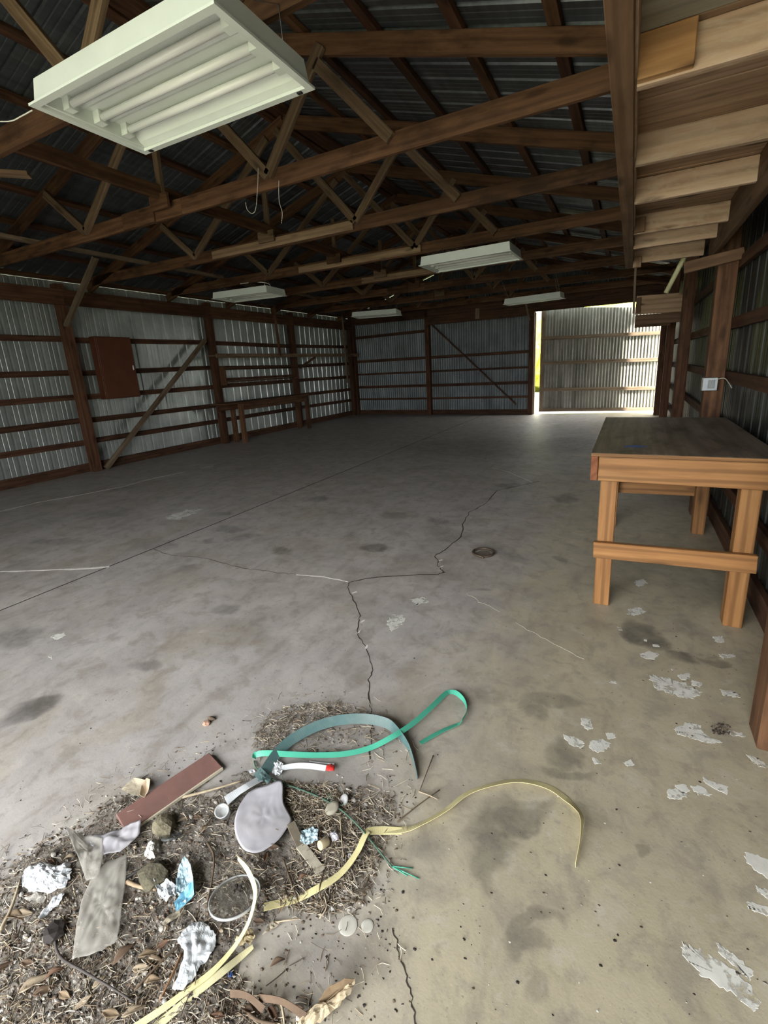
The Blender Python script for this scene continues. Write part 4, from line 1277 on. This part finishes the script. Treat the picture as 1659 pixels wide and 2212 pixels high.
# ---- crumpled and flat sheets ---------------------------------------------------
def crumple(name, pp, mat, amp=.012, lift=.004, rings=9, sub=6, freq=35, rag=.0, seed=0, dome=0.0, curl=0.0, smooth=False, parent=None, th=.0006, follow=1.0, rounded=False):
    P = [on_soil(*p[:2], lift) for p in pp]
    E_ = [p[2] if len(p) > 2 else 0 for p in pp]      # raised corners
    if rounded:
        n0 = len(P)
        Q_ = spline(P[-2:] + P + P[:2], 4)[8:8 + 4 * n0]
        E_ = [E_[i // 4] * (1 - (i % 4) / 4) + E_[(i // 4 + 1) % n0] * (i % 4) / 4 for i in range(4 * n0)]
        P, sub = Q_, max(1, sub // 4)
    ring, er = [], []
    for i in range(len(P)):
        a, b_ = P[i], P[(i + 1) % len(P)]
        for k in range(sub):
            q = a.lerp(b_, k / sub)
            ring.append(q + Vector((rnd.uniform(-rag, rag), rnd.uniform(-rag, rag), 0)))
            er.append(E_[i] * (1 - k / sub) + E_[(i + 1) % len(P)] * k / sub)
    n = len(ring)
    cen = sum(ring, Vector()) / n
    off = Vector((seed * 7.3, seed * 3.1, seed))
    V, F = [], []
    def crease(q):
        a = abs(mnoise.noise(Vector((q.x, q.y, 0)) * freq + off))
        b_ = abs(mnoise.noise(Vector((q.x, q.y, 0)) * freq * 2.3 + off * 2))
        return (a + .5 * b_) * amp
    for r in range(rings, 0, -1):
        f = r / rings
        for q, e in zip(ring, er):
            w = cen.lerp(q, f)
            z = crease(w) + dome * (1 - f * f) + e * f * f
            zb = max(0, soil(w.x, w.y)) * follow + max(0, soil(cen.x, cen.y)) * (1 - follow) + lift
            V.append(Vector((w.x, w.y, zb + z)))
    V.append(Vector((cen.x, cen.y, max(0, soil(cen.x, cen.y)) + lift + crease(cen) + dome)))
    for r in range(rings - 1):
        for i in range(n):
            F.append((r * n + i, r * n + (i + 1) % n, (r + 1) * n + (i + 1) % n, (r + 1) * n + i))
    b0 = (rings - 1) * n
    for i in range(n):
        F.append((b0 + i, b0 + (i + 1) % n, len(V) - 1))
    o = mesh(name, V, F, mat, parent, smooth, origin=(cen.x, cen.y, max(0, cen.z)))
    md = o.modifiers.new('thickness', 'SOLIDIFY')
    md.thickness = th
    return o
tag(crumple('white_film', [(610, 1696, .012), (613, 1738, .003), (630, 1772, 0), (625, 1785, .002), (600, 1815, 0), (560, 1838, 0), (530, 1837, 0), (511, 1810, .002), (507, 1775, .002), (520, 1740, .004), (545, 1713, .006), (580, 1704, .010)], M_LILAC, .0035, .014, 14, 6, 14, seed=1, dome=.004, smooth=True, follow=.25, rounded=True), 'large rounded lilac white plastic sheet lying on the dirt', 'plastic sheet')
tag(crumple('foil_wad', [(52, 1882), (75, 1872), (100, 1868), (128, 1872), (152, 1868), (154, 1895), (140, 1918), (105, 1928), (68, 1930), (48, 1915)], M_FOIL, .014, .008, 16, 7, 45, rag=.003, seed=2, dome=.012), 'crumpled silver foil wad at the left edge of the dirt', 'foil')
tag(crumple('foil_strip', [(120, 1935), (140, 1932), (128, 1955), (105, 1975), (84, 1990), (88, 1970)], M_FOIL, .010, .006, 8, 6, 40, rag=.002, seed=3, dome=.004), 'narrow dull foil strip below the foil wad', 'foil')
tag(crumple('film_scrap', [(52, 1940), (78, 1930), (100, 1935), (92, 1955), (66, 1950)], M_CLEAR, .006, .006, 6, 6, 40, seed=4), 'small grey film scrap below the foil wad', 'scrap')
cf = tag(empty('clear_film', on_soil(215, 1900)), 'long dirty clear plastic film strip in the dirt, folded at its top', 'plastic film')
crumple('strip', [(195, 1905), (232, 1862), (275, 1846), (272, 1900), (262, 1970), (254, 2032), (205, 2062), (156, 2072), (164, 2010), (176, 1950)], M_CLEAR, .006, .012, 14, 6, 30, rag=.001, seed=5, parent=cf, smooth=True, follow=.5)
crumple('fold', [(144, 1797, .02), (180, 1806), (222, 1812), (224, 1850), (212, 1895), (186, 1902), (172, 1860)], M_CLEAR, .006, .024, 8, 6, 20, seed=6, parent=cf, smooth=True)
crumple('flap', [(180, 1812), (215, 1806), (262, 1788), (306, 1776, .01), (302, 1800), (286, 1820), (258, 1838), (225, 1850)], M_LILAC, .006, .02, 8, 6, 20, seed=7, parent=cf, smooth=True)
wr = tag(empty('blue_wrapper', on_soil(380, 1925)), 'crumpled light blue and white wrapper standing in the dirt', 'wrapper')
crumple('upright_fold', [(402, 1864, .022), (414, 1880, .022), (420, 1908, .018), (420, 1935, .006), (400, 1955), (382, 1930), (382, 1900, .006), (390, 1880, .018)], M_PBLUE, .020, .010, 9, 6, 45, seed=8, parent=wr)
tag(crumple('blue_side', [(420, 1912, .02), (421, 1938, .012), (403, 1955, .005), (382, 1970), (376, 1950), (398, 1930, .01)], M_BLUE, .008, .014, 7, 6, 45, seed=9, parent=wr), 'bright blue side of the wrapper')
crumple('white_tuft', [(334, 1912, .02), (345, 1918), (362, 1910, .02), (384, 1915), (380, 1935), (362, 1950), (345, 1940)], M_PAPER, .020, .008, 8, 6, 60, seed=10, parent=wr)
tag(crumple('white_tissue', [(415, 1998), (432, 1992), (450, 2002), (467, 2020), (464, 2050), (448, 2075), (432, 2090), (420, 2115), (398, 2142), (372, 2138), (385, 2110), (396, 2075), (400, 2055), (383, 2035), (390, 2020)], M_PAPER, .010, .008, 16, 5, 26, rag=.002, seed=11, dome=.006), 'crumpled white tissue paper beside the yellow strap', 'tissue')
tag(crumple('blue_scrap', [(650, 1797), (672, 1789), (688, 1795), (686, 1815), (665, 1828), (648, 1820)], M_PBLUE, .016, .010, 8, 6, 50, seed=12), 'crumpled pale blue film scrap right of the white sheet', 'scrap')
tw = tag(empty('white_tape', on_soil(660, 1660)), 'crinkled white plastic tape with a red end below the green strap', 'tape')
crumple('bag_end', [(588, 1652), (600, 1645), (612, 1650), (612, 1668), (602, 1678), (588, 1672)], M_WPLA, .018, .008, 7, 6, 50, seed=13, parent=tw)
strap('band', [(608, 1660, .010, 10), (640, 1656, .010, 25), (670, 1657, .010, 30), (704, 1661, .008, 20)], .020, M_WPLA, tw)
tag(crumple('red_end', [(704, 1654), (716, 1650), (724, 1656), (722, 1666), (712, 1668), (704, 1664)], M_RED, .006, .012, 6, 5, 40, seed=14, dome=.006, smooth=True, parent=tw), 'red plastic end of the tape')
strap('thread', [(668, 1644, .006, 0), (695, 1648, .008, 0), (722, 1650, .010, 0)], .003, M_WPLA, tw)
tag(crumple('white_scrap', [(536, 1664), (548, 1662), (552, 1668), (540, 1672)], M_WPLA, .006, .006, 5, 5, 50, seed=15), 'tiny white scrap left of the strap knot', 'scrap')
tag(crumple('card_flake', [(262, 1706), (290, 1686, .012), (318, 1692, .015), (322, 1705, .01), (306, 1722), (282, 1716)], M_CARD, .004, .006, 7, 5, 20, seed=16), 'tan cardboard flake at the lower end of the red-brown board', 'cardboard')
tag(crumple('husk_flake', [(302, 1722, .01), (308, 1704, .02), (320, 1694, .03), (328, 1698, .03), (322, 1714, .01), (312, 1724)], flat_mat('husk_tan', (.42, .33, .23)), .004, .02, 6, 5, 20, seed=17, smooth=True), 'curled tan husk flake lying on the red-brown board', 'husk')
tag(crumple('white_lump', [(320, 1825), (332, 1817), (344, 1820), (345, 1840), (336, 1857), (318, 1858), (312, 1848)], C_WHITE, .012, .006, 7, 5, 40, seed=18, dome=.02), 'white chalky lump beside the dark glass disc', 'lump')
tag(crumple('lilac_lump', [(712, 1802), (724, 1797), (735, 1803), (732, 1815), (718, 1819)], M_LILAC, .014, .008, 7, 5, 60, seed=19, dome=.012), 'crumpled lilac scrap right of the cork', 'scrap')
tag(crumple('grey_rag', [(590, 1990), (606, 1996), (585, 2012), (566, 2020)], M_CARD, .01, .006, 6, 5, 50, seed=20), 'small grey rag scrap right of the clear lid', 'scrap')
tag(crumple('tan_crumple', [(525, 2020), (545, 2012), (552, 2025), (540, 2042), (518, 2044), (508, 2034)], flat_mat('dry_leaf_tan', (.44, .36, .22)), .022, .008, 8, 6, 60, seed=21, dome=.006), 'tan crumpled dry leaf at the end of the pale yellow strap', 'leaf')
tag(crumple('grey_flap', [(392, 1962), (404, 1968), (372, 1990), (352, 2002), (350, 1994), (370, 1976)], M_CARD, .005, .006, 6, 5, 30, seed=22), 'grey card flap under the blue wrapper', 'cardboard')

# ---- boards and laths in the dirt ----------------------------------------------
rb = tag(empty('painted_board', on_soil(370, 1700)), 'red-brown painted board with a cream edge half buried in the dirt', 'board')
a0, a1 = at(466, 1643, .012), at(262, 1782, .016)
ax = (a1 - a0).normalized()
sd = Vector((-ax.y, ax.x, 0))
if sd.y > 0: sd = -sd
wd = (at(481, 1656, .02) - at(451, 1626, .02)).length
board('plank', a0, a1, wd, .014, M_REDBRD, rb)
board('cream_edge', a0 + sd * (wd / 2 + .0035), a1 + sd * (wd / 2 + .0025), .005, .013, M_CREAM, rb, bev=.001)
lt = tag(empty('lath', on_soil(650, 1835)), 'bent grey-brown lath below the white sheet', 'lath')
board('dark_end', on_soil(628, 1778, .03), on_soil(650, 1826, .008), .028, .006, flat_mat('lath_dark', (.16, .135, .10)), lt, bev=.001)
board('pale_end', on_soil(648, 1824, .010), on_soil(694, 1884, .006), .030, .006, flat_mat('lath_pale', (.37, .34, .27)), lt, bev=.001)

# ---- discs, lid, cup, ring, cork -------------------------------------------------
def lathe(name, prof, mat, parent, loc, tilt=(0, 0), seg=40, sy=1.0, smooth=True, caps=True):
    V, F = [], []
    for r, z in prof:
        for k in range(seg):
            an = 6.28318 * k / seg
            V.append((r * math.cos(an), r * math.sin(an) * sy, z))
    for i in range(len(prof) - 1):
        for k in range(seg):
            F.append((i * seg + k, i * seg + (k + 1) % seg, (i + 1) * seg + (k + 1) % seg, (i + 1) * seg + k))
    if caps:
        F.append(tuple(range(seg))[::-1])
        F.append(tuple(range((len(prof) - 1) * seg, len(prof) * seg)))
    else:
        for k in range(seg):
            a_ = (len(prof) - 1) * seg
            F.append((a_ + k, a_ + (k + 1) % seg, (k + 1) % seg, k))
    me = bpy.data.meshes.new(name)
    me.from_pydata(V, [], F)
    me.update()
    if smooth:
        me.polygons.foreach_set('use_smooth', [len(f) == 4 for f in F])
    mw = Matrix.Translation(loc) @ Matrix.Rotation(tilt[1], 4, 'Z') @ Matrix.Rotation(tilt[0], 4, 'X')
    return link(name, me, mat, parent, mw)
lp = on_soil(508, 1945, .014)
ld = tag(empty('clear_lid', lp), 'round smoky clear plastic lid lying in the dirt', 'lid')  # a container lid, not a saucer
lathe('disc', [(.058, 0), (.066, .004), (.068, .012), (.064, .013), (.061, .008)], M_LID, ld, lp, (math.radians(-14), math.radians(30)))
lathe('rim', [(.0685, .006), (.072, .008), (.072, .014), (.0690, .015)], M_CUP, ld, lp, (math.radians(-14), math.radians(30)), caps=False)
for (ddx, ddy, rr) in ((-.016, .022, .010), (-.004, .026, .008), (-.012, .010, .006), (.002, .016, .005)):
    lathe('dirt_fleck', [(rr * .8, 0), (rr, .002), (rr * .5, .006)], C_BLK, ld, lp + Vector((ddx, ddy, .012)), (0, ddx * 40), seg=7, sy=.7, smooth=False)
gp = on_soil(370, 1812, .016)
tag(lathe('glass_disc', [(.026, 0), (.031, .003), (.031, .006), (.027, .0085)], M_GLASS, None, gp, (math.radians(-38), math.radians(35))), 'dark glass disc tilted in the dirt beside a white lump', 'disc')
cpos = on_soil(484, 1757, .012)
cu = tag(empty('plastic_cup', cpos), 'small frosted plastic cup on its side left of the white sheet', 'cup')
lathe('cup_wall', [(.0245, 0), (.026, .018), (.0285, .019), (.0285, .021), (.0225, .020), (.021, .003)], M_CUP, cu, cpos, (math.radians(20), 0), sy=.8)
for (px, py, r, sy, m, lab, t) in ((745, 1729, .017, 1.25, plain('grey_oval', (.40, .40, .40), .5), 'smooth grey oval pebble standing on the straw', 45), (718, 1748, .022, 1.2, plain('drab_oval', (.30, .28, .22), .6), 'drab flat oval piece lying on the straw', 10)):
    q = on_soil(px, py, .010)
    tag(lathe('oval_piece', [(r * .6, 0), (r * .95, .003), (r, .006), (r * .9, .010), (r * .5, .012)], m, None, q, (math.radians(t), math.radians(-20)), sy=sy), lab, 'pebble')
kp = on_soil(699, 1822, .014)
ck = tag(empty('cork_spool', kp), 'small tan cork lying beside the blue scrap', 'cork')
lathe('cork_body', [(.0125, -.016), (.0135, -.014), (.0135, .014), (.0125, .016)], M_CORK, ck, kp, (math.radians(70), math.radians(-15)))
lathe('cork_end', [(.006, .0161), (.006, .0175), (.004, .018)], M_CREAM, ck, kp, (math.radians(70), math.radians(-15)))
for (px, py, r, lab) in ((752, 1999, .026, 'larger flat pale disc stuck on the concrete right of the dirt'), (794, 2000, .017, 'smaller flat pale disc stuck on the concrete right of the dirt')):
    q = at(px, py, .0002)
    tag(lathe('flat_disc', [(r, 0), (r * 1.02, .0010), (r * .97, .0016), (r * .6, .0018)], plain('pale_disc', (.52, .51, .45), .8, 0, .08, 20), None, q, (0, .4), sy=.96), lab, 'disc')
rp = at(1044, 1196, 0)
rg_ = tag(empty('metal_ring', rp), 'dark metal ring lying alone on the open concrete', 'ring')
M_RUST = plain('rusty_iron', (.10, .075, .055), .55, .4, .25, 30)
R_ = .083
tube('hoop', [rp + Vector((R_ * math.cos(a * .19635), R_ * math.sin(a * .19635), .011)) for a in range(32)], .010, M_RUST, rg_, 8, closed=True)
patch('ring_fill', [(1028, 1200), (1044, 1205), (1062, 1200), (1058, 1191), (1040, 1189), (1028, 1194)], plain('ring_dirt', (.17, .145, .11), .9), rg_, z=.003, rag=.004)
lathe('lug', [(.012, 0), (.014, .004), (.012, .016), (.006, .018)], M_RUST, rg_, rp + Vector((.02, -.088, 0)), seg=10)

# ---- sticks ---------------------------------------------------------------------
M_STICK = flat_mat('dry_stick', (.115, .08, .052))
M_STICKP = flat_mat('pale_stick', (.40, .33, .23))
STK = [([(936, 1632), (925, 1660), (906, 1710)], .0022, M_STICK, 'thin dark stick standing apart, right of the teal strap end'), ([(905, 1710), (925, 1717), (946, 1727)], .0024, M_STICKP, 'short pale stick at the foot of the thin dark stick'),
       ([(858, 1776), (900, 1742), (950, 1706)], .0026, M_STICK, 'slanting stick above the folded yellow strap'), ([(535, 1716), (575, 1714), (614, 1716)], .0028, M_STICKP, 'pale twig lying across the top of the white sheet'),
       ([(395, 1722), (450, 1708), (524, 1686)], .005, M_STICKP, 'long pale splinter right of the red-brown board'), ([(612, 1856), (630, 1910), (645, 1950)], .0028, M_STICK, 'dark stalk crossing towards the yellow strap below the lath'),
       ([(735, 1760), (737, 1800), (742, 1850)], .0026, M_STICKP, 'upright pale stalk right of the cork'), ([(595, 1992), (620, 1988), (650, 1984)], .0024, M_STICKP, 'short pale straw at the lower right rim of the dirt'),
       ([(448, 1820), (462, 1850), (458, 1900), (446, 1960)], .0035, M_STICK, 'curved dark root left of the clear lid'), ([(118, 2020), (128, 2065), (180, 2098), (235, 2130), (290, 2165)], .0035, flat_mat('dark_root', (.07, .06, .055)), 'long dark root curving through the lower left dirt'),
       ([(290, 2140), (340, 2085), (388, 2040)], .003, M_STICK, 'thin stick slanting below the clear film'), ([(392, 2060), (370, 2110), (345, 2160)], .0035, flat_mat('red_brown_stick', (.22, .12, .06)), 'reddish stick left of the white tissue'),
       ([(0, 2010), (25, 1960), (44, 1900)], .005, M_STICKP, 'pale stalk at the left edge below the foil'), ([(535, 2190), (560, 2205), (600, 2212)], .004, M_STICK, 'dark twig at the bottom edge'), ([(605, 2155), (612, 2190), (614, 2215)], .003, M_STICKP, 'upright pale twig at the bottom edge'),
       ([(275, 1905), (300, 1915), (338, 1922)], .006, flat_mat('tan_splinter', (.34, .25, .16)), 'tan splinter between the clear film and the blue wrapper'), ([(270, 1898), (300, 1880), (325, 1872)], .004, flat_mat('charred', (.03, .028, .026)), 'charred twig right of the clear film'),
       ([(690, 1984), (705, 1960), (700, 1930)], .002, M_STICKP, 'thin stalk under the long yellow strap'), ([(700, 1880), (690, 1925), (705, 1965)], .0022, M_STICK, 'thin dark stalk crossing the long yellow strap')]
for pp, r, m, lab in STK:
    pts = spline([on_soil(a, b_, r + .004 + (.006 if 0 < i < len(pp) - 1 else 0)) for i, (a, b_) in enumerate(pp)], 4)
    n = len(pts)
    tag(tube('stick', pts, r, m, seg=6, radii=[r * (1.1 - .5 * i / n) for i in range(n)]), lab, 'stick', 'sticks in the litter')

# ---- dry leaves ------------------------------------------------------------------
LEAFM = [flat_mat('leaf_brown', (.115, .075, .048)), flat_mat('leaf_tan', (.22, .16, .10)), flat_mat('leaf_pale', (.33, .265, .185)), flat_mat('leaf_russet', (.15, .085, .053))]
def leaf_mesh(seed):
    r = random.Random(seed)
    V, F = [], []
    n, m = 10, 4
    cv = r.uniform(.1, .5)
    for i in range(n + 1):
        t = i / n
        wdt = math.sin(math.pi * t ** .85) * .19 + .012
        for j in range(m + 1):
            s = j / m * 2 - 1
            V.append((t - .5, s * wdt, abs(s) * wdt * (.35 + cv) + .22 * cv * math.sin(t * 3.1 + seed) + .02 * math.sin(9 * t + 4 * s + seed)))
    for i in range(n):
        for j in range(m):
            a = i * (m + 1) + j
            F.append((a, a + 1, a + m + 2, a + m + 1))
    me = bpy.data.meshes.new('leaf')
    me.from_pydata(V, [], F)
    me.update()
    me.polygons.foreach_set('use_smooth', [True] * len(F))
    return me
LM = [leaf_mesh(k) for k in range(5)]
LEAVES = [(268, 2062, .075, 80, 0), (322, 2062, .07, 40, 1), (338, 2080, .07, 20, 1), (305, 2092, .06, 30, 2), (352, 2040, .05, 60, 3), (118, 2105, .06, 55, 3), (75, 2125, .09, 60, 2), (95, 2140, .06, 50, 0), (60, 2080, .05, 20, 0), (140, 2150, .05, 10, 1),
          (330, 2120, .055, 35, 1), (290, 2185, .07, 50, 2), (310, 2170, .06, 60, 0), (240, 2190, .06, 20, 1), (180, 2165, .05, 70, 2), (30, 1985, .08, 20, 1), (50, 1975, .07, 30, 2), (10, 2090, .06, 70, 0), (395, 1770, .05, 60, 2), (425, 1765, .05, 20, 0),
          (440, 1790, .04, 100, 1), (590, 1830, .05, 30, 0), (575, 1850, .05, 120, 3), (690, 1800, .04, 100, 3), (560, 1990, .045, 20, 0), (600, 2080, .05, 50, 0), (540, 2185, .06, 15, 0), (590, 2195, .055, -10, 3), (640, 2180, .05, 30, 0), (470, 2195, .05, 20, 3),
          (150, 1855, .05, 40, 2), (215, 2120, .045, 80, 2), (360, 1795, .06, 30, 2), (110, 1860, .04, 10, 0), (610, 1960, .04, 90, 1), (655, 1895, .04, 60, 3)]
MARKS = {'the clear film strip': (215, 1960), 'the white tissue': (425, 2060), 'the foil wad': (100, 1900), 'the blue wrapper': (385, 1920), 'the clear round lid': (508, 1945), 'the white sheet': (565, 1770),
         'the pale yellow strap': (440, 2130), 'the corn husk': (710, 2170), 'the black lump': (118, 2012), 'the red-brown board': (370, 1705), 'the cork': (699, 1822), 'the lower left corner': (40, 2190), 'the white lump': (328, 1838), 'the small plastic cup': (484, 1757)}
used_labels = {}
def leaf_label(px, py, L, mi):
    mk_, (mx, my) = min(MARKS.items(), key=lambda kv: (kv[1][0] - px) ** 2 + (kv[1][1] - py) ** 2)
    dx, dy = px - mx, py - my
    ver = 'above' if dy < -12 else ('below' if dy > 12 else '')
    hor = 'left of' if dx < -12 else ('right of' if dx > 12 else '')
    where = {('above', 'left of'): 'to the upper left of', ('above', 'right of'): 'to the upper right of', ('below', 'left of'): 'to the lower left of', ('below', 'right of'): 'to the lower right of'}.get((ver, hor), ver or hor or 'touching')
    if mk_ == 'the lower left corner':
        where = 'near'
    col = ['dark brown', 'tan', 'pale tan', 'russet'][mi]
    sz = 'large' if L >= .075 else ('small' if L <= .045 else 'medium')
    lab = '%s %s dry leaf %s %s' % (sz, col, where, mk_)
    n_ = used_labels.get(lab, 0)
    used_labels[lab] = n_ + 1
    return lab if n_ == 0 else lab + [', the next one out', ', the third one out', ', the fourth one out'][n_ - 1]
for k, (px, py, L, an, mi) in enumerate(LEAVES):
    q = on_soil(px, py, .006)
    mw = Matrix.Translation(q) @ Matrix.Rotation(math.radians(an), 4, 'Z') @ Matrix.Rotation(rnd.uniform(-.35, .35), 4, 'X') @ Matrix.Scale(L * .78, 4)
    o = link('dry_leaf', LM[k % 5], LEAFM[mi], None, mw)
    md = o.modifiers.new('thickness', 'SOLIDIFY')
    md.thickness = .012
    tag(o, leaf_label(px, py, L, mi), 'leaf', 'dry leaves in the dirt')
# corn husk at the bottom
hk = tag(empty('corn_husk', on_soil(710, 2170)), 'torn tan corn husk pointing right at the bottom of the dirt', 'husk')
crumple('husk_blade', [(770, 2130, .02), (762, 2152, .02), (735, 2180, .012), (700, 2205), (670, 2225), (640, 2230), (655, 2195), (690, 2172), (725, 2160)], flat_mat('husk_pale', (.45, .37, .25)), .014, .006, 9, 6, 40, rag=.002, seed=31, dome=.02, parent=hk)
crumple('husk_fold', [(700, 2178, .01), (740, 2150, .03), (768, 2134, .03), (748, 2146, .05), (715, 2160, .045), (690, 2175, .02)], flat_mat('husk_brown', (.24, .17, .10)), .008, .008, 7, 6, 40, seed=32, parent=hk)
crumple('husk_base', [(640, 2200), (660, 2190), (672, 2200), (665, 2225), (640, 2235)], flat_mat('husk_white', (.58, .52, .42)), .02, .008, 7, 6, 60, seed=33, parent=hk)
for (x0_, y0_, x1_, y1_, m) in ((498, 2150, 570, 2185, 0), (560, 2160, 660, 2200, 3)):
    pts = [(x0_, y0_, .02, 60), ((x0_ + x1_) / 2, (y0_ + y1_) / 2 - 12, .03, 70), (x1_, y1_, .01, 50)]
    tag(strap('bark_curl', pts, .016, LEAFM[0]), 'curled brown bark strip %s the corn husk at the bottom' % ('left of' if m == 0 else 'touching'), 'bark')

# ---- stones and lumps -------------------------------------------------------------
def stone(name, px, py, r, mat, lab, group=None, sq=(1, 1, .6), up=.0, seed=0):
    bm = bmesh.new()
    bmesh.ops.create_icosphere(bm, subdivisions=2, radius=r)
    for v in bm.verts:
        d = 1 + .35 * mnoise.noise(v.co * (1.3 / r) + Vector((seed * 5.1, seed, 0)))
        v.co = Vector((v.co.x * sq[0] * d, v.co.y * sq[1] * d, v.co.z * sq[2] * d))
    me = bpy.data.meshes.new(name)
    bm.to_mesh(me)
    bm.free()
    q = on_soil(px, py, r * sq[2] * .7 + up)
    return tag(link(name, me, mat, None, Matrix.Translation(q)), lab, 'stone', group)
stone('mossy_clod', 352, 1782, .038, plain('mossy_earth', (.17, .15, .10), .95, 0, .3, 30, bumps=.5), 'mossy clod at the end of the red-brown board', None, (1.2, .9, .55), seed=1)
stone('mossy_clod', 330, 1890, .045, plain('dark_mossy_earth', (.10, .09, .06), .95, 0, .3, 30, bumps=.5), 'dark mossy clod left of the blue wrapper', None, (1.2, .9, .45), seed=2)
stone('brick_chip', 446, 1562, .018, plain('pale_red_brick', (.42, .26, .19), .85), 'pale reddish chip lying alone on the slab above the board', None, (1.1, .8, .5), seed=3)
stone('brown_chip', 456, 1552, .016, plain('dark_brown_chip', (.14, .10, .07), .85), 'dark brown chip behind the pale reddish chip', None, (1.2, .7, .6), seed=4)
stone('coal_lump', 118, 2012, .028, C_BLK, 'black lump in the lower left dirt', None, (1.2, .9, .5), seed=5)
PEB = [plain('pebble_white', (.50, .49, .47), .6), plain('pebble_grey', (.36, .34, .31), .7), plain('pebble_tan', (.42, .34, .25), .7)]
spots = [px_in(P_LEFT, rnd) for _ in range(20)] + [px_in(P_LOW, rnd) for _ in range(15)] + [px_in(P_RIGHT, rnd) for _ in range(12)]
for k, (px, py) in enumerate(spots):
    stone('pebble', px, py, rnd.uniform(.0035, .0085), PEB[rnd.choice((0, 0, 1, 1, 2))], 'tiny pebble lying loose in the dirt', 'pebbles in the dirt', (1.2, .9, .7), seed=k + 10)
stone('blue_bead', 498, 2104, .007, plain('blue_plastic_bead', (.05, .13, .42), .4), 'tiny blue plastic bit by the pale yellow strap', None, seed=91)
